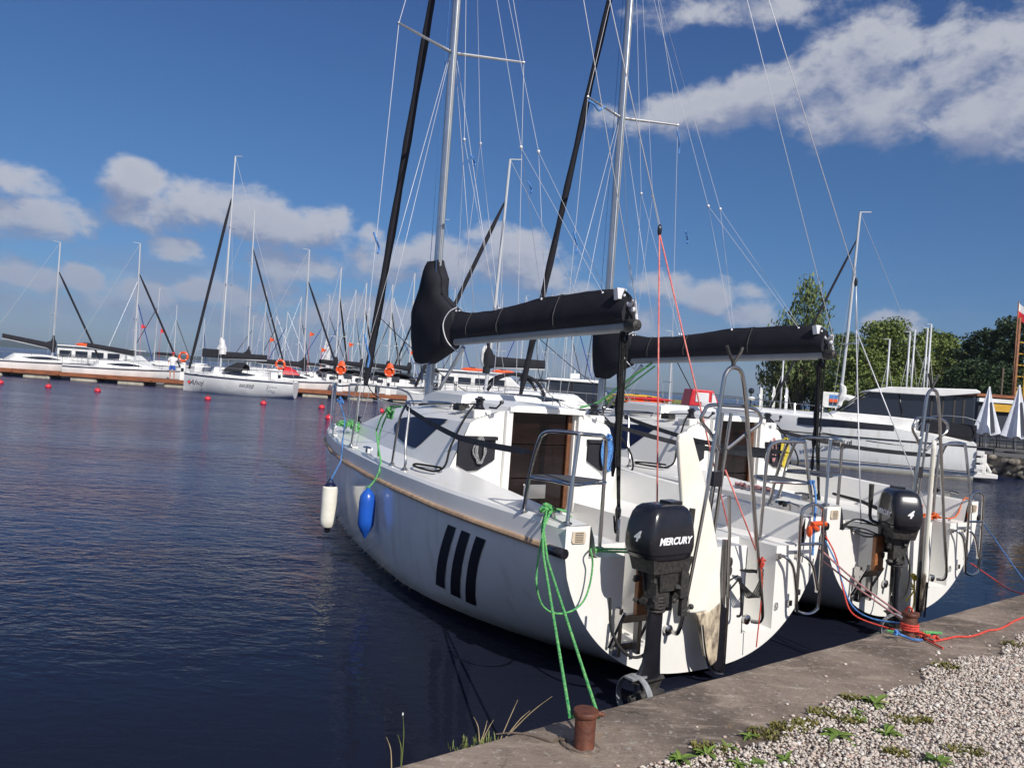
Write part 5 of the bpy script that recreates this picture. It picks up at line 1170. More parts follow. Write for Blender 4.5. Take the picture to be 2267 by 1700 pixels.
# life rings on posts
def ring(px,py,d,label,big=False):
    p=P(px,py,d); r=empty('life_ring',(p.x,p.y,p.z),0,label,'life ring'); m=MB()
    if big: m.ball((0,0,.05),.30,12,(.9,.35,1.5)); m.build('ring_bag','orange_vinyl',r)
    m=MB(); m.tube([(.28*math.cos(k*math.pi/8),-.14,.28*math.sin(k*math.pi/8)-(.1 if big else 0)) for k in range(16)],.075,8,1,closed=True); m.build('ring','orange_vinyl',r)
    m=MB()
    for a in(.8,2.4,3.9,5.5): m.lathe([(.08,-.03),(.082,.03)],(.28*math.cos(a),-.14,.28*math.sin(a)-(.1 if big else 0)),8)
    m.build('reflective_band','far_white',r)
    q=empty('service_post',(p.x,p.y,.48),0,'white service post under '+label,'service post'); m=MB(); m.box((0,0,.55),(.34,.3,1.1),taper=.85); m.lathe([(.18,1.1),(.16,1.18),(.02,1.22)],seg=10); m.build('post_body','far_cabin',q,bevel=.03)
    m=MB(); m.box((0,-.16,.7),(.18,.02,.22)); m.build('socket_panel','dark_glass',q)
ring(408,790,52.3,'the orange life ring beside the standing person'); ring(622,807,52.6,'the orange life ring right of the emblem boat'); ring(756,815,52.3,'the big orange life ring left of the main black furled sail',True); ring(863,820,52.6,'the big orange life ring behind the nearest bow',True)
# yellow bathing ladder
c=G(694,873,.0); yl=empty('pontoon_ladder',(c.x,c.y-.12,0),ang,'yellow swimming ladder on the pontoon edge','ladder'); m=MB()
for s in(-.55,.55): m.tube([(s,.3,.5),(s,.25,1.0),(s,-.05,1.05),(s,-.1,.9),(s,-.1,-.2)],.05,6,3)
for z in(.05,.35,.65): m.tube([(-.55,-.1,z),(.55,-.1,z)],.04,6)
m.build('ladder_frame','yellow_paint',yl)
# buoys
for i,(px,py,lab) in enumerate(((1,846,'red mooring buoy at the left edge of the photo'),(107,855,'red mooring buoy second from the left'),(216,864,'red mooring buoy before the gap to the emblem boat'),(460,882,'red mooring buoy under the bow of the emblem boat'),(583,892,'red mooring buoy below the stern of the emblem boat'),(712,901,'red mooring buoy midway to the nearest bow'),(844,909,'red mooring buoy seen just above the nearest foredeck'),(728,925,'red mooring buoy behind the bow rail of the nearest boat'))):
    p=G(px,py+3,0); b=empty('mooring_buoy',(p.x,p.y,0),0,lab,'buoy','red buoys in front of the pontoon'); m=MB(); m.ball((0,0,.05),.15,14,(1,1,.85)); m.build('float','buoy_red',b)
    m=MB(); m.tube([(.05,0,.2),(.04,0,.27),(-.04,0,.27),(-.05,0,.2)],.012,6,3); m.lathe([(.05,.2),(.04,.235)],seg=10); m.build('ring_eye','rust',b)
# ---------------- person on the pontoon ----------------
def person(px,py_foot,d,label):
    base=P(px,py_foot,d); rt=empty('person',(base.x,base.y,.49),R(10),label,'person')
    J={'pel':(0,0,.95,.13),'spn':(0,0,1.15,.125),'chs':(0,.0,1.35,.15),'nck':(0,.0,1.5,.06),'hd':(0,-.01,1.62,.09),'hd2':(0,-.01,1.72,.085),
     'hl':(-.1,0,.90,.085),'kl':(-.11,-.02,.5,.058),'al':(-.12,.02,.08,.04),'tl':(-.13,-.14,.03,.035),
     'hr':(.1,0,.90,.085),'kr':(.12,.0,.5,.058),'ar':(.14,.03,.08,.04),'tr':(.16,-.12,.03,.035),
     'sl':(-.19,0,1.42,.055),'el':(-.27,.04,1.15,.04),'wl':(-.22,-.12,.97,.028),'ml':(-.2,-.19,.93,.03),
     'sr':(.19,0,1.42,.055),'er':(.33,-.05,1.22,.04),'wr':(.55,-.1,1.18,.028),'mr':(.64,-.12,1.18,.03)}
    E_=[('pel','spn'),('spn','chs'),('chs','nck'),('nck','hd'),('hd','hd2'),('pel','hl'),('hl','kl'),('kl','al'),('al','tl'),('pel','hr'),('hr','kr'),('kr','ar'),('ar','tr'),('chs','sl'),('sl','el'),('el','wl'),('wl','ml'),('chs','sr'),('sr','er'),('er','wr'),('wr','mr')]
    names=list(J); me=bpy.data.meshes.new('body'); me.from_pydata([J[n][:3] for n in names],[(names.index(a),names.index(b)) for a,b in E_],[])
    o=bpy.data.objects.new('body',me); col.objects.link(o); o.parent=rt; me.materials.append(M['skin'])
    sk=o.modifiers.new('skin','SKIN'); 
    for i,n in enumerate(names): v=me.skin_vertices[0].data[i]; v.radius=(J[n][3],J[n][3]*.85); v.use_root=(n=='pel')
    sk.use_smooth_shade=True; ss=o.modifiers.new('sub','SUBSURF'); ss.render_levels=2; ss.levels=2
    def ell(z,rx,ry,cx=0,cy=0): return [Vector((cx+rx*math.cos(a),cy+ry*math.sin(a),z)) for a in [2*math.pi*k/14 for k in range(14)]]
    m=MB(); m.loft([ell(.92,.185,.14),ell(1.1,.175,.135),ell(1.3,.21,.15),ell(1.42,.225,.13),ell(1.48,.13,.09)]);
    for s in(1,-1): m.tube([(s*.17,0,1.42),(s*.27,.01,1.25)],[.085,.075],8)
    m.build('shirt','shirt',rt)
    m=MB(); m.loft([ell(.97,.175,.135),ell(.85,.185,.14),ell(.80,.18,.13)])
    for s in(1,-1): m.loft([ell(.86,.10,.11,s*.09),ell(.62,.105,.11,s*.12)])
    m.build('shorts','shorts',rt)
    m=MB(); m.loft([ell(1.69,.105,.11,0,-.01),ell(1.76,.10,.105),ell(1.80,.05,.05)]); m.prism([(-.08,-.08),(.08,-.08),(.06,-.2),(-.06,-.2)],.015,'z',1.70); m.build('cap','cap_red',rt)
person(380,838,52.6,'person in white shirt, blue shorts and red cap standing on the pontoon')
# ---------------- houseboats ----------------
def houseboat(px0,px1,d,zt,label,roofitem,yaw=0):
    a=wx(px0,d); b=wx(px1,d); W=(b-a).length; r=empty('houseboat',((a.x+b.x)/2,(a.y+b.y)/2,0),math.atan2(b.y-a.y,b.x-a.x)+R(yaw),label,'houseboat','white houseboats')
    m=MB(); m.prism([(-W/2-.3,.75),(-W/2,-.1),(W/2-.6,-.1),(W/2+.6,.85)],2.8,'y',0); m.build('hull','far_white',r,bevel=.08)
    m=MB(); m.prism([(-W/2+.2,.75),(-W/2+.2,zt-.15),(W/2-1.6,zt-.25),(W/2-.1,1.0),(W/2-.1,.75)],2.5,'y',0); cb=m.build('cabin','far_cabin',r,bevel=.06)
    m=MB(); m.box((-.5,0,zt-.08),(W-1.2,2.9,.10)); m.build('roof','far_cabin',r,bevel=.04)
    n=int(W/1.3)
    for i in range(n):
        x=-W/2+.9+i*1.25
        if x>W/2-1.9: break
        m=MB(); m.box((x,-1.262,(.75+zt)/2+.12),(.95,.03,.48)); m.build('window','dark_glass',r,bevel=.012)
    m=MB()
    for i in range(int(W/.8)): m.tube([(-W/2+i*.8,-1.38,.8),(-W/2+i*.8,-1.38,1.5)],.015,4)
    m.tube([(-W/2,-1.38,1.5),(W/2,-1.38,1.5)],.018,4); m.tube([(-W/2,-1.38,1.15),(W/2,-1.38,1.15)],.012,4); m.build('rail','steel',r)
    for k,x in enumerate(roofitem):
        ky=empty('kayak',r.matrix_world.translation if False else (r.location.x+x*math.cos(r.rotation_euler.z),r.location.y+x*math.sin(r.rotation_euler.z),zt+.10),r.rotation_euler.z,'orange kayak number carried on the roof','kayak')
        m=MB(); m.loft([[Vector((u,w*math.cos(t)*.3,.16*math.sin(t)*w+.0)) for t in [2*math.pi*q/10 for q in range(10)]] for u,w in ((-.9,.1),(-.65,.6),(-.3,.9),(.3,.9),(.65,.6),(.9,.1))]); m.build('hull','orange_vinyl',ky)
        m=MB(); m.lathe([(.22,.13),(.2,.18),(.01,.15)],seg=12); m.build('seat_opening','dark_cloth',ky)
        ky['label']=('orange kayak on the roof of the left houseboat' if px0<500 else ('left orange kayak on the roof of the houseboat behind the nearest boat' if k==0 else 'right orange kayak on the roof of the houseboat behind the nearest boat'))
        if px0>=500: ky['group']='orange kayaks on a houseboat roof'
houseboat(140,335,63,2.35,'white houseboat with dark window band behind the far left sailing boats',[-1.7])
houseboat(968,1175,60,2.55,'white houseboat behind the nearest boat, between its mast and boom',[-.9,1.4])
# ---------------- small cruisers ----------------
def cruiser(px0,px1,d,label,zc,canopy,yaw=0,hullm='far_white',stripe=None,dirn=1):
    a=wx(px0,d); b=wx(px1,d); W=(b-a).length; r=empty('motor_cruiser',((a.x+b.x)/2,(a.y+b.y)/2,0),R(yaw),label,'motor boat')
    m=MB(); rows=[]
    for t in np.linspace(0,1,11):
        x=-W/2+W*t; B=1.15*(1-max(0,(t-.5)/.5)**2.2*.97); z1=.85+.25*t; rows.append([Vector((x,-B,z1)),Vector((x,-B*.9,.35)),Vector((x,-B*.6,-.15)),Vector((x,0,-.3+.3*t)),Vector((x,B*.6,-.15)),Vector((x,B*.9,.35)),Vector((x,B,z1))])
    m.loft(rows,cap=False,closed=False,smooth=True); m.add(rows[0],[tuple(range(7))]); m.build('hull',hullm,r)
    m=MB(); m.loft([[v for v in (Vector((q[0].x,q[0].y,q[0].z)),Vector((q[0].x,q[0].y*.6,q[0].z+(.28 if .45<(q[0].x/W+.5)<.85 else .04))),Vector((q[0].x,-q[0].y*.6,q[0].z+(.28 if .45<(q[0].x/W+.5)<.85 else .04))),Vector((q[-1].x,q[-1].y,q[-1].z)))] for q in rows],cap=False,closed=False); m.build('deck','far_cabin',r)
    if stripe:
        m=MB(); m.loft([[q[0]+Vector((0,-.02,-.05)),q[0]+Vector((0,-.02,-.25))] for q in rows],cap=False,closed=False); m.build('hull_stripe',stripe,r)
    return r,W
cr,W=cruiser(1212,1350,33,'white motor cruiser with a dark hardtop shelter behind the nearest boom',1.8,'c')
m=MB(); m.prism([(-1.35,1.0),(-1.25,2.1),(.7,2.1),(1.15,1.35),(1.1,1.0)],1.9,'y',0); m.build('shelter_glazing','dark_glass',cr,bevel=.03)
m=MB(); m.prism([(-1.45,2.1),(-1.35,2.2),(.8,2.22),(1.0,2.1)],2.1,'y',0); m.build('hardtop','far_cabin',cr,bevel=.03)
m=MB(); 
for x in(-1.35,-.35,.55): m.box((x,-.965,1.55),(.06,.03,1.1))
m.box((-.4,-.965,1.1),(2.2,.04,.22)); m.build('shelter_frame','canvas',cr)
m=MB(); m.ball((-.3,-1.0,1.35),.14,8,(1.4,.4,.7)); m.build('teal_towel','teal_cloth',cr)
m=MB(); m.box((-.2,0,2.35),(.4,.3,.2)); m.tube([(-.2,0,2.2),(-.2,0,2.6)],.02,5); m.build('roof_rack','far_white',cr)
rb,W=cruiser(1515,1725,32,'white motor boat with a red hull band and bright red canopy',1.8,'c',yaw=0,stripe='red_vinyl')
c0=P(1549,880,32).x-rb.location.x
zb=P(1549,899,32).z; zt=P(1549,862,32).z
m=MB(); m.prism([(c0-.60,zb),(c0-.48,zt),(c0+.35,zt-.02),(c0+.62,zb+.1),(c0+.62,zb)],1.5,'y',0); cn=m.build('canopy','red_vinyl',rb,bevel=.05)
m=MB(); m.box((c0-.08,-.765,(zb+zt)/2+.02),(.52,.03,(zt-zb)*.55)); m.prism([(c0+.30,zb+.15),(c0+.30,zt-.12),(c0+.38,zt-.14),(c0+.52,zb+.15)],.02,'y',-.765); m.build('clear_window','far_white',cn,bevel=.02)
m=MB(); 
for k in range(7): m.tube([(-2.0+k*1.0,-1.1,1.05),(-2.0+k*1.0,-1.1,1.5)],.014,4)
m.tube([(-1.9,-1.1,1.5),(3.4,-.9,1.55)],.014,4); m.build('guard_rail','steel',rb)
wb,_=cruiser(1385,1450,34,'small white cabin boat in front of the colourful kayak rack',1.6,'c')
m=MB(); m.prism([(-.45,.9),(-.4,1.45),(.4,1.45),(.55,.95)],1.4,'y',0); c_=m.build('cabin','far_cabin',wb,bevel=.04)
m=MB(); m.box((.0,-.715,1.2),(.55,.03,.2)); m.build('cabin_window','dark_glass',c_)
# kayak rack
p=wx(1420,46); kr=empty('kayak_rack',(p.x,p.y,0),0,'timber rack on the pontoon end carrying coloured kayaks','rack'); m=MB()
for x in(-.8,.3,1.3): m.box((x,0,.9),(.1,.8,1.1))
m.box((.2,0,.35),(2.6,1.,.3)); m.build('rack_frame','pontoon_wood',kr)
for i,(dx,z,mt,lab) in enumerate(((-.3,1.62,'yellow_paint','yellow kayak on top of the rack'),(.45,1.50,'red_vinyl','red kayak on the rack, just under the yellow one'),(.35,1.28,'orange_vinyl','orange kayak in the middle of the rack'),(.5,1.05,'yellow_paint','yellow kayak low on the rack'),(.7,.85,'red_vinyl','red kayak lowest on the rack'))):
    k=empty('kayak',(p.x+dx,p.y-.1*i,z),R(4),lab,'kayak','coloured kayaks on the rack'); m=MB(); m.loft([[Vector((u,w*math.cos(t)*.28,.12*math.sin(t)*w)) for t in [2*math.pi*q/10 for q in range(10)]] for u,w in ((-1.5,.08),(-1.1,.6),(-.4,1),(.4,1),(1.1,.6),(1.5,.08))]); m.build('hull',mt,k)
    m=MB(); m.lathe([(.2,.1),(.17,.15),(.01,.1)],seg=10); m.build('seat_opening','dark_cloth',k)
sail_yacht('sailboat',1483,48,10,5.6,hgt(1500,735,48),'small white sailing boat moored between the kayak rack and the red canopy',grpP,fb=.7,cover=False,jr=.03,beam=1.8,hood=False)
# white far pier
a=wx(1170,75); b=wx(1340,75); m=MB(); m.box(((a.x+b.x)/2,75,.9),(b.x-a.x,1.5,.5)); 
for i in range(14): m.box((a.x+(b.x-a.x)*i/13,74.2,1.35),(.06,.06,.5))
m.build('far_pier','far_white',label='low white pier between the boats behind the nearest boom',cat='pier')
# ---------------- motor yacht on the right ----------------
YO=Pose(13.97,24.32,71.6)
def yy(x,y,c=1.5): return YO.pl(*g6(x,y),1,c)
Y=empty('motor_yacht',matrix=YO.M,label='large white motor yacht with dark glazed cabin and black side stripe',cat='motor yacht')
m=MB(); rows=[]; 
TY=[(0,1.42),(1,1.48),(3,1.5),(4.5,1.42),(5.8,1.15),(7,.65),(7.7,.2),(7.9,.03)]
TS=[(0,1.05),(1.6,1.30),(3.5,1.50),(5,1.5),(7.9,1.56)]
for x in(0,.5,1,2,3,4,5,5.8,6.5,7.1,7.5,7.8,7.95):
    B=interp(TY,x); z=interp(TS,x); w=1-.35*max(0,(x-3)/5)
    pts=[(B,z),(B*1.0,z-.25),(B*.99*w+.0,.55),(B*.95*w,.28),(B*.88*w,.0),(B*.5*w,-.35),(0,-.5)]
    rows.append([Vector((x,-a,b)) for a,b in pts]+[Vector((x,a,b)) for a,b in reversed(pts[:-1])])
m.loft(rows,cap=False,closed=False); m.add(rows[0],[tuple(range(len(rows[0])))]); yh=m.build('hull','hull_gelcoat',Y)
m=MB()
m.loft([[Vector((x,s_*(interp(TY,x)*k),interp(TS,x)+dz)) for s_,k,dz in ((1,1,0),(1,.86,.06),(1,.5,.14 if x>3.4 else .1),(-1,.5,.14 if x>3.4 else .1),(-1,.86,.06),(-1,1,0))] for x in(0,1,2,3,4,5,6,7,7.6,7.95)],cap=False,closed=False); m.build('deck','far_cabin',Y)
for s in(1,-1):
    m=MB(); m.loft([[Vector((x,s*(interp(TY,x)+.012),z1)),Vector((x,s*(interp(TY,x)*.998+.012),z2))] for x,z1,z2 in ((2.2,1.44,1.27),(3,1.455,1.26),(3.8,1.47,1.25),(4.5,1.475,1.24),(4.9,1.46,1.24))],cap=False,closed=False); m.build('side_stripe','dark_glass',yh)
    m=MB(); m.tube([(x,s*(interp(TY,x)+.01),1.0 if x<5 else 1.0+.06*(x-5)) for x in(0,1,2,3,4,5,6,7,7.7)],.019,6); m.build('rub_strake','black_plastic',yh)
    m=MB(); m.tube([(x,s*(interp(TY,x)*(1-.35*max(0,(x-3)/5))*.965+.012),.27) for x in(0,1,2,3,4,4.6)],.014,6); m.build('chine_line','dark_text',yh)
m=MB(); m.loft([[Vector((x,1.49*.0+interp(TY,x)*(1-.35*max(0,(x-3)/5))*.90+.012,.055)),Vector((x,interp(TY,x)*(1-.35*max(0,(x-3)/5))*.885+.01,.0))] for x in(0,1,2,3,4,5)],cap=False,closed=False); m.build('waterline_stain','float_concrete',yh)
# cabin
m=MB(); side=[(.10,1.30),(.06,1.66),(.10,2.46),(2.75,2.42),(3.65,1.72),(3.7,1.50)]
m.prism([(.06,1.05),(.06,2.46),(2.75,2.42),(3.68,1.70),(3.68,1.4)],2.35,'y',0); m.build('cabin_glazing','dark_glass',Y,bevel=.04)
m=MB(); m.prism([(-.02,2.60),(.10,2.66),(2.4,2.58),(2.95,2.42),(2.9,2.39),(.95,2.40),(-.02,2.55)],2.7,'y',0); m.build('hardtop','far_cabin',Y,bevel=.03)
m=MB(); m.prism([(.02,1.29),(.0,1.62),(1.6,1.66),(1.6,1.3)],2.6,'y',0) if False else m.prism([(1.5,1.30),(1.5,1.66),(2.4,1.70),(3.75,1.72),(4.2,1.52),(4.2,1.35)],2.44,'y',0); m.build('cabin_coaming','far_cabin',Y,bevel=.03)
m=MB(); m.prism([(.0,1.24),(.0,1.62),(1.5,1.65),(1.5,1.33)],2.62,'y',0); m.build('cockpit_canvas','canvas',Y,bevel=.02)
for s in(1,-1):
    m=MB(); m.tube([(2.1,s*1.185,2.41),(1.95,s*1.185,1.66)],.02,6); m.build('window_pillar','black_plastic',Y); m=MB(); m.tube([(2.85,s*1.185,2.40),(3.7,s*1.185,1.70)],.022,6); m.build('windscreen_edge','black_plastic',Y)
m=MB()
for x in(.35,.6,.9,1.2): m.box((x,1.185,2.02),(.05,.015,.74))
m.build('canopy_seam','vent_dark',Y)
m=MB(); m.prism([(-.62,.12),(-.62,.24),(.0,.28),(.0,.10)],2.6,'y',0); m.build('swim_platform','gelcoat',Y,bevel=.02)
m=MB(); m.box((-.25,1.2,.5),(.12,.2,.6)); 
for k in range(3): m.box((-.1,1.44,.42+.2*k),(.2,.12,.14))
m.tube([(-.45,1.2,.28),(-.2,1.2,.7)],.05,6); m.build('stern_locker','gelcoat',Y,bevel=.02)
m=MB()
for s in(1,-1):
    m.tube([(.05,s*1.45,1.10),(.0,s*1.45,1.75),(1.2,s*1.46,1.80),(1.6,s*1.46,1.36)],.014,5,3)
    for x,k in((3.4,1),(4.4,1),(5.3,1),(6.2,1)):
        m.tube([(x,s*interp(TY,x)*.9,interp(TS,x)+.05),(x-.25,s*interp(TY,x)*1.02,interp(TS,x)-.35)],.010,5)
    m.tube([(3.9,s*1.28,1.55),(4.2,s*1.3,1.85),(7.6,s*.2,1.98)],.014,5)
    for x in(5,6,6.8): m.tube([(x,s*interp(TY,x)*.88,interp(TS,x)+.04),(x,s*(1.3-(x-4.2)*.32),1.87+.02*(x-5))],.012,5)
m.build('rails','steel',Y)
m=MB(); m.tube([(4.2,1.47,1.05),(3.7,1.49,1.0),(3.2,1.49,.945),(2.8,1.49,.91),(2.4,1.49,.885),(1.9,1.49,.86)],[.014,.008,.004,.014,.010,.004],6,4); m.build('hanging_cover','canvas',Y)
def ytext(body,size,x,z,mt,y=1.502,bold=0,**k): text('hull_lettering',body,size,mt,yh,frame((x,y,z),(-1,0,0),(0,0,1)),bold=bold,**k)
ytext('www.ahoj.pl',.215,3.86,.80,'dark_text',bold=.007)
m=MB()
for k in range(16): m.box((4.2-.06*k,1.44,.655-.0*k),(.035,.004,.03))
m.build('small_print_line','grey_text',yh)
m=MB(); m.box((2.05,1.46,.755),(.36,.004,.10)); m.build('orange_label','orange_vinyl',yh)
for t_ in ((.55,.90,.22,.02),(.50,.76,.16,.07)):
    m=MB(); m.box((t_[0],1.435,t_[1]),(t_[2],.004,t_[3])); m.build('faint_decal','grey_text',yh)
# ---------------- land on the right ----------------
Z0=.62
m=MB(); poly=[(15.7,26.3),(16.3,31),(15.4,44),(9.5,60),(6.5,75),(12,118),(50,140),(400,160),(400,-60),(90,0),(40,16),(17.1,24.3)]
m.add([(x,y,Z0) for x,y in poly],[tuple(range(len(poly)))]); m.build('grass_land','grass_ground',kind='structure')
m=MB(); m.add([(x,y,Z0+.004) for x,y in ((15.8,26.4),(16.4,31),(16,40),(60,44),(60,12),(17.3,24.4))],[(0,1,2,3,4,5)]); m.build('paved_shore','asphalt',kind='structure')
m=MB(); pp=[(16.3,31),(15.7,26.3),(17.1,24.3),(40,16)]
for a,b in zip(pp,pp[1:]): 
    va=Vector((*a,0)); vb=Vector((*b,0)); n_=12; rows=[[va.lerp(vb,i/n_)+Vector((0,0,z))+Vector((.05*noise.noise(va.lerp(vb,i/n_)*2+Vector((0,0,z*3))),.05*noise.noise(va.lerp(vb,i/n_)*3),0)) for z in(-.6,0,.3,.5,Z0+.03)] for i in range(n_+1)]; m.loft(rows,cap=False,closed=False)
for i in range(60):
    t=i/59; p=Vector((15.7,26.2,0)).lerp(Vector((17.1,24.2,0)),t) if i%2 else Vector((17.1,24.2,0)).lerp(Vector((24,21.5,0)),t); m.ball(p+Vector((0,-.1,random.uniform(.0,.6))),random.uniform(.07,.16),6,(1.3,.6,.8))
m.build('stone_wall','stone_wall',label='rough dark stone quay wall at the right edge',cat='wall')
g=MB()
for i in range(9):
    x=16.0+i*1.4; y=26.2-i*.75; g.tube([(x,y,Z0),(x,y,Z0+.55)],.02,5)
for z in(.3,.52): g.tube([(15.9,26.3,Z0+z),(28,19.6,Z0+z)],.015,5)
g.build('quay_railing','black_rough',label='low dark railing along the stone quay wall',cat='railing')
# closed parasols
def parasol(px,d,ptop,pbot,label,mark):
    p=wx(px,d); zt=hgt(px,ptop,d); zb=max(Z0+.25,hgt(px,pbot,d)); r=empty('closed_parasol',(p.x,p.y,Z0),0,label,'parasol','closed white parasols on the right shore')
    m=MB(); rows=[]; h=zt-zb
    for i in range(12):
        t=i/11; rad=.04+.46*(t**1.15); rows.append([Vector((rad*(1+.28*math.cos(6*a))*math.cos(a)*.9,rad*(1+.28*math.cos(6*a))*math.sin(a)*.9,zt-Z0-h*t+.05*math.cos(6*a)*(t>.95))) for a in [2*math.pi*k/36 for k in range(36)]])
    m.loft(rows); cn=m.build('canopy','umbrella_cloth',r); 
    m=MB(); m.tube([(0,0,0),(0,0,zt-Z0+.08)],.03,8); m.build('pole','far_white',r)
    m=MB(); m.lathe([(.35,0),(.35,.06),(.05,.09)],seg=14); m.build('base','black_rough',r)
    if mark:
        m=MB(); rows=[]
        for k in range(8):
            t=.30+.66*k/7; rad=(.04+.46*(t**1.15))*.83*1.0+.02; z=zt-Z0-h*t; rows.append([Vector((-.03+.0,-rad,z)),Vector((.09,-rad*.99,z))])
        m.loft(rows,cap=False,closed=False); m.build('printed_stripe','dark_cloth',cn)
parasol(2186,30.5,860,960,'closed white parasol beside the stern of the motor yacht','s'); parasol(2252,29,857,968,'closed white parasol cut by the right edge of the photo','s')
# yellow frame tower, timber posts, flag
p=wx(2264,45); tw=empty('yellow_frame_tower',(p.x,p.y,Z0),R(8),'yellow lattice tower at the right edge of the photo','tower'); m=MB(); H_=hgt(2252,748,45)-Z0
for sx in(-.35,.35):
    for sy in(-.3,.3): m.tube([(sx,sy,0),(sx,sy,H_)],.05,6)
for i in range(9):
    z=H_*(i+.5)/9+.1
    for sy in(-.3,.3): m.tube([(-.35,sy,z),(.35,sy,z)],.04,5); 
    if i<8: m.tube([(-.35,-.3,z),(.35,-.3,z+H_/9)],.03,5)
m.tube([(-.35,0,3.0),(-2.2,0,.2)],.06,6); m.build('lattice','yellow_paint',tw)
p=wx(2240,42); ps=empty('timber_post',(p.x,p.y,Z0),0,'tall brown timber post left of the yellow tower','post'); m=MB(); m.tube([(0,0,0),(.05,0,hgt(2243,702,42)-Z0)],[.085,.065],8); m.build('shaft','wood_post',ps); m=MB(); m.tube([(-.5,.3,0),(-.45,.3,3.9)],.05,6); m.build('side_pole','bark',ps)
p=P(2258,690,43); fl=empty('national_flag',(p.x,p.y,0),0,'white over red flag on a pole above the dark pines','flag'); m=MB(); m.tube([(-.1,0,Z0),(-.1,0,p.z+.55)],.035,6); m.build('flag_pole','wood_post',fl)
def flagpart(z1,z0,mt,nm):
    m=MB(); rows=[[Vector((-.08+.09*k,.07*math.sin(k*1.3),p.z+z1-.08*k)),Vector((-.08+.09*k,.07*math.sin(k*1.3),p.z+z0-.08*k))] for k in range(6)]; m.loft(rows,cap=False,closed=False); m.build(nm,mt,fl)
flagpart(.5,.1,'far_white','white_band'); flagpart(.1,-.35,'red_vinyl','red_band')
# kiosk / dark lean-to with yellow awning behind the parasols
p=wx(2215,38); ks=empty('kiosk',(p.x,p.y,Z0),0,'dark timber kiosk with a yellow awning behind the parasols','kiosk'); m=MB(); m.box((.6,1,1.1),(3.4,2,2.2)); m.build('walls','dark_cloth',ks,bevel=.03)
m=MB(); m.box((.6,1,2.28),(3.8,2.4,.14)); m.build('roof','pontoon_wood',ks); m=MB(); m.prism([(-.8,1.55),(-.8,1.9),(1.2,1.9),(1.2,1.55)],.12,'y',-.15); m.build('awning','yellow_paint',ks); m=MB(); m.box((-.2,-.12,2.05),(2.0,.2,.18)); m.build('awning_valance','far_white',ks)
p=wx(2200,33); m=MB()
for i in range(5):
    x=-1.2+.7*i; m.box((x,0,.75),(.6,.6,.05)); m.tube([(x,0,0),(x,0,.75)],.03,5); m.box((x+.3,.2,.45),(.35,.35,.04)); m.box((x+.3,.38,.7),(.35,.04,.4))
    for a in(-.15,.15): m.tube([(x+.3+a,.05,0),(x+.3+a,.05,.45)],.015,4)
m.build('terrace_furniture','dark_cloth',loc=(p.x,p.y,Z0),label='dark terrace tables and chairs below the parasols',cat='furniture')
# information sign
p=wx(1836,50); sg=empty('information_board',(p.x,p.y,Z0),R(-5),'white information board with a sunset picture under the trees','sign')
h1=hgt(1836,868,50)-Z0; h0=hgt(1836,902,50)-Z0
m=MB(); m.box((0,0,(h1+max(.1,h0))/2),(1.0,.1,h1-max(.1,h0))); m.build('panel','far_white',sg,bevel=.02); m=MB(); m.box((.2,-.06,(h1+h0)/2-.02),(.5,.02,(h1-h0)*.72)); pc=m.build('picture','rope_blue',sg); m=MB(); m.box((.2,-.075,(h1+h0)/2-.03),(.5,.01,(h1-h0)*.2)); m.build('picture_sunset','orange_vinyl',pc); m=MB(); m.box((.2,-.075,(h1+h0)/2-.22),(.5,.01,(h1-h0)*.18)); m.build('picture_shore','dark_cloth',pc)
m=MB()
for s in(-.4,.4): m.tube([(s,.0,0),(s,0,h0+.1)],.04,6)
m.build('legs','far_white',sg)
# lamp, banners, slim masts by the trees
p=wx(1662,62); lp=empty('street_lamp',(p.x,p.y,Z0),0,'dark lamp post with round head left of the big tree','street lamp'); m=MB(); m.tube([(0,0,0),(0,0,hgt(1662,872,62)-Z0)],.06,6); m.build('pole','dark_cloth',lp); m=MB(); m.ball((0,0,hgt(1662,868,62)-Z0+.1),.24,10); m.build('lamp_globe','dark_glass',lp); m=MB(); m.ball((0,-.2,hgt(1662,868,62)-Z0-.5),.22,8,(1.4,.4,.7)); m.build('small_sign','far_white',lp)
for px,t,mt,lab in ((1681,858,'far_white','white feather banner right of the lamp post'),(1709,856,'sail_cloth','grey feather banner left of the big tree trunk'),(1737,858,'umbrella_cloth','feather banner in front of the big tree trunk')):
    p=wx(px,60); b=empty('feather_banner',(p.x,p.y,Z0),0,lab,'banner','feather banners on the lawn'); h=max(1.2,hgt(px,t,60)-Z0); m=MB(); m.tube([(0,0,0),(0,0,h)],.025,5); m.build('pole','steel',b); m=MB(); m.prism([(.02,.5),(.02,h),(.10,h+.05),(.22,h-.2),(.24,.6)],.02,'y',0); m.build('cloth',mt,b)
grpD='bare dinghy masts behind the motor yacht'
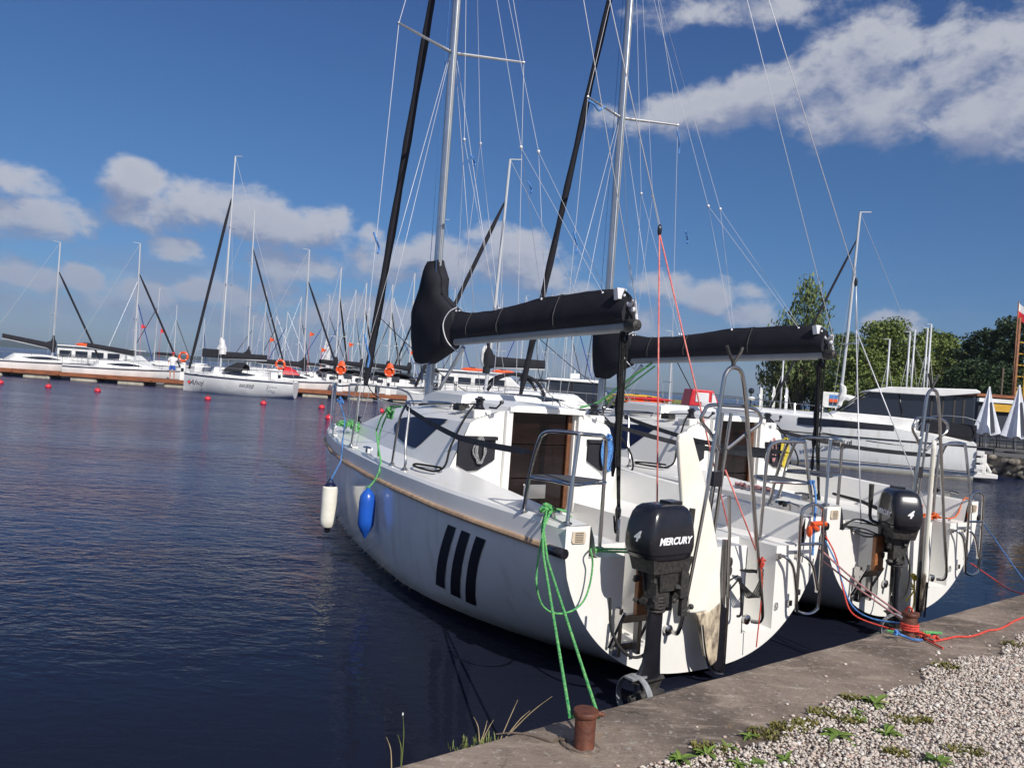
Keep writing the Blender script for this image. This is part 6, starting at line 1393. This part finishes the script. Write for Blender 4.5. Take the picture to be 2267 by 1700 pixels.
for i,(px,py,d) in enumerate(((1733,820,44),(1970,751,42),(2015,735,42),(2026,730,43),(2054,726,44),(2062,718,42))):
    px0=px+int((hy(px)-py)*.0); base=px-(hy(px)-py)*.072*1.0
    p=wx(base,d); r=empty('sailing_dinghy',(p.x,p.y,0 if i else Z0),R(80),('bare-masted small white dinghy left of the big tree' if i==0 else '%s bare dinghy mast from the left above the motor yacht hardtop'%ORD[i-1]),'dinghy',None if i==0 else grpD)
    m=MB(); m.tube([(0,0,.4),(0,0,hgt(px,py,d))],.05,6); m.tube([(0,0,hgt(px,py,d)),(0,.35,hgt(px,py,d))],.02,5); m.build('mast','far_mast',r)
    m=MB(); m.loft([[Vector((x,-w,.6)),Vector((x,-w*.8,.1)),Vector((x,0,-.1)),Vector((x,w*.8,.1)),Vector((x,w,.6))] for x,w in((-2,.6),(-1,.8),(0,.85),(1,.65),(1.8,.1))],cap=False,closed=False); m.prism([(-2,.58),(1.7,.58),(1.7,.62),(-2,.62)],1.1,'y',0); m.build('hull','far_white',r)
    m=MB(); 
    for s in(-.7,.7): m.tube([(0,0,hgt(px,py,d)*.8),(-.1,s,.6)],.008,4)
    m.build('rigging','wire',r)
# ---------------- trees ----------------
def tree(px,d,ptop,label,kind,leaf,w,base=Z0,seed=0,N=5200,leafsz=.17,lean=0.,name='broadleaf_tree',bare=.18,grp=None,cw=1.):
    rg=np.random.default_rng(seed); r2=random.Random(seed); p=wx(px,d); Ht=hgt(px,ptop,d)-base
    r=empty(name,(p.x,p.y,base),r2.uniform(0,6.28) if kind!='birch' else 0,label,'tree',grp)
    m=MB(); tr=.035*Ht if kind!='pine' else .022*Ht
    m.tube([(0,0,-.2),(lean*.2,.0,Ht*.25),(lean*.6,0.05,Ht*.55),(lean,0,Ht*.9)],[tr,tr*.7,tr*.45,tr*.12],8,3)
    cl=[]; nb=34 if kind!='pine' else 46
    for i in range(nb):
        t=bare+(1-bare)*(i+.5)/nb; a=i*2.4+r2.uniform(-.4,.4)
        if kind=='oak': rad=w*math.sin(math.pi*min(.97,.18+t*.80))**.6
        elif kind=='birch': rad=w*(.35+.9*math.sin(math.pi*min(1,.05+t*.98))**1.1)*(1.-.45*t)
        elif kind=='spruce': rad=w*(1-t)*1.0+.1
        elif kind=='willow': rad=w*math.sin(math.pi*min(.98,.1+t*.85))**.5
        else: rad=w*(.45+.55*math.sin(math.pi*(t-bare)/(1-bare)))*(1. if t<.85 else .7)
        rad*=r2.uniform(.55,1.08); z=Ht*t*.97; c=Vector((lean*t+rad*math.cos(a),rad*math.sin(a),z))
        o=Vector((lean*t*.7,0,max(Ht*.12,z-rad*(.6 if kind!='pine' else .15))))
        m.tube([o,o.lerp(c,.6)+Vector((0,0,rad*.08)),c],[tr*.25*(1-t)+.02,.03,.012],5)
        s_=w*(.42 if kind!='spruce' else .22)*r2.uniform(.7,1.15)*(1.-.35*t)
        cl.append((c*.86+Vector((lean*t,0,z))*.14,s_))
        if kind in('oak','willow') or (kind=='birch' and t<.7): cl.append((Vector((lean*t+rad*.45*math.cos(a+1),rad*.45*math.sin(a+1),z)),s_))
    m.build('trunk','bark',r)
    n=N; ci=rg.integers(0,len(cl),n); C_=np.array([list(c) for c,_ in cl])[ci]; S_=np.array([s for _,s in cl])[ci]
    v=rg.standard_normal((n,3)); v/=np.linalg.norm(v,axis=1)[:,None]; rad=rg.random(n)**.45
    off=v*rad[:,None]*S_[:,None]; off[:,2]*=(.62 if kind in('oak','pine') else (1.5 if kind in('birch','willow') else .5))
    if kind in('birch','willow'): off[:,2]-=.25*S_
    Q=C_+off
    sz=leafsz*rg.uniform(.6,1.4,n)
    nrm=rg.standard_normal((n,3))+v*1.1; nrm/=np.linalg.norm(nrm,axis=1)[:,None]
    tmp=rg.standard_normal((n,3)); e1=np.cross(nrm,tmp); e1/=np.linalg.norm(e1,axis=1)[:,None]; e2=np.cross(nrm,e1)
    st=1.7 if kind in('birch','willow') else 1.
    if kind in('birch','willow'): e2=e2*.6+np.array([0,0,-.8]); 
    V=np.stack([Q-e1*sz[:,None]*.5,Q-e2*sz[:,None]*.6*st,Q+e1*sz[:,None]*.5,Q+e2*sz[:,None]*.6*st],1).reshape(-1,3)
    Fc=np.arange(n*4).reshape(-1,4)
    me=bpy.data.meshes.new('crown'); me.from_pydata(V.tolist(),[],Fc.tolist()); me.materials.append(M[leaf]); me.update()
    o=bpy.data.objects.new('crown',me); col.objects.link(o); o.parent=r
    return r
tree(1762,80,618,'tall birch with a see-through top behind the near boom','birch','leaf_birch',3.7,seed=1,N=6500,leafsz=.19,lean=.6,bare=.22,name='birch_tree')
tree(1735,82,735,'rounded willow with drooping crown left of the tall birch trunk','willow','leaf_willow',2.6,seed=2,N=6000,leafsz=.2,bare=.02,lean=-.2,name='willow_tree')
tree(1800,84,730,'bushy tree right of the birch, over the information board','oak','leaf_birch',2.6,seed=21,N=4500,leafsz=.2,bare=.2)
tree(1862,80,735,'broadleaf tree left of the tall slanting mast','oak','leaf_oak',3.1,seed=3,N=7500,bare=.05)
tree(1955,72,712,'largest round dark oak above the motor yacht','oak','leaf_oak',4.9,seed=4,N=16000,leafsz=.2,bare=.05,name='oak_tree')
tree(1900,70,770,'dark tree filling the gap left of the largest oak','oak','leaf_oak',3.8,seed=13,N=9000,leafsz=.2,bare=.0)
tree(2065,77,733,'round oak right of the largest one','oak','leaf_oak',5.0,seed=5,N=16000,leafsz=.2,bare=.05,name='oak_tree')
tree(2010,74,770,'lower tree between the two round oaks','oak','leaf_oak',3.8,seed=6,N=9000,leafsz=.2,bare=.0)
tree(2090,66,812,'yellow green bush in front of the right oak','oak','leaf_yellow',2.6,seed=7,N=6000,leafsz=.16,bare=.0,name='bush')
tree(2133,82,755,'slim pointed spruce between oak and pines','spruce','leaf_pine',2.0,seed=8,N=5000,leafsz=.2,bare=.02,name='spruce_tree')
tree(2170,66,730,'dark pine left of the tallest pine','pine','leaf_pine',3.2,seed=9,N=12000,leafsz=.17,bare=.12,name='pine_tree')
tree(2235,62,700,'tallest dark pine behind the timber post','pine','leaf_pine',3.0,seed=10,N=11000,leafsz=.17,bare=.08,name='pine_tree')
tree(2300,60,690,'dark pine at the right edge of the photo','pine','leaf_pine',3.2,seed=11,N=8000,leafsz=.17,bare=.08,name='pine_tree')
tree(2140,58,800,'low dark shrubs under the pines','oak','leaf_pine',3.4,seed=12,N=8000,leafsz=.17,bare=.0,name='shrub')
tree(2215,54,810,'dark shrub behind the parasols','oak','leaf_pine',3.2,seed=14,N=7000,leafsz=.16,bare=.0,name='shrub')
tree(2040,62,835,'low dark hedge shrub above the yacht hardtop','oak','leaf_oak',4.2,seed=15,N=8000,leafsz=.17,bare=.0,name='shrub')
tree(1950,62,838,'low dark hedge shrub above the yacht windscreen','oak','leaf_oak',3.8,seed=16,N=7000,leafsz=.17,bare=.0,name='shrub')
# reed meadow
m=MB(); rg=random.Random(5)
for i in range(5000):
    x=rg.uniform(7.5,42); y=rg.uniform(70,116) if x<14 else rg.uniform(84,118); h=rg.uniform(.2,.55); a=rg.uniform(0,3.14); w=.25
    m.add([(x-w*math.cos(a),y-w*math.sin(a),Z0),(x+w*math.cos(a),y+w*math.sin(a),Z0),(x+w*.6*math.cos(a)+rg.uniform(-.1,.1),y,Z0+h),(x-w*.5*math.cos(a),y,Z0+h*.9)],[(0,1,2,3)])
m.build('reeds','reed_grass',label='reed meadow between the trees and the lake',cat='reeds',kind='stuff')
# far shore
m=MB(); rows=[]
rg=random.Random(3)
for k in range(700):
    a=R(-58+116*k/699); dist=2050+250*math.sin(a*3); hgt_=interp([(R(-62),12),(R(-36),13),(R(-30),14),(R(-22),9),(R(-12),8),(0,9),(R(14),6),(R(30),4),(R(62),4)],a)
    hgt_*=1.+.25*noise.noise(Vector((k*.03,1,0)))+.12*noise.noise(Vector((k*.25,4,0))); hgt_=max(2,hgt_)
    x,y=dist*math.sin(a),dist*math.cos(a); rows.append([Vector((x,y,-1)),Vector((x,y,hgt_*.55)),Vector((x*1.02,y*1.02,hgt_)),Vector((x*1.1,y*1.1,hgt_*.8))])
m.loft(rows,cap=False,closed=False); m.build('far_hills','far_shore',kind='structure')

# ---------------- summer haze ----------------
m=MB(); m.box((0,1450,48),(5200,3100,98)); hz_=m.build('haze','far_shore',kind='stuff',label='thin summer haze over the lake',cat='haze')
hm_=bpy.data.materials.new('haze'); hm_.use_nodes=True; t_=hm_.node_tree; t_.nodes.clear(); v_=nn(t_,'ShaderNodeVolumePrincipled'); v_.inputs['Density'].default_value=.00016; v_.inputs['Color'].default_value=(.72,.84,1,1); v_.inputs['Anisotropy'].default_value=.1
o_=nn(t_,'ShaderNodeOutputMaterial'); t_.links.new(v_.outputs[0],o_.inputs['Volume']); hz_.data.materials.clear(); hz_.data.materials.append(hm_)
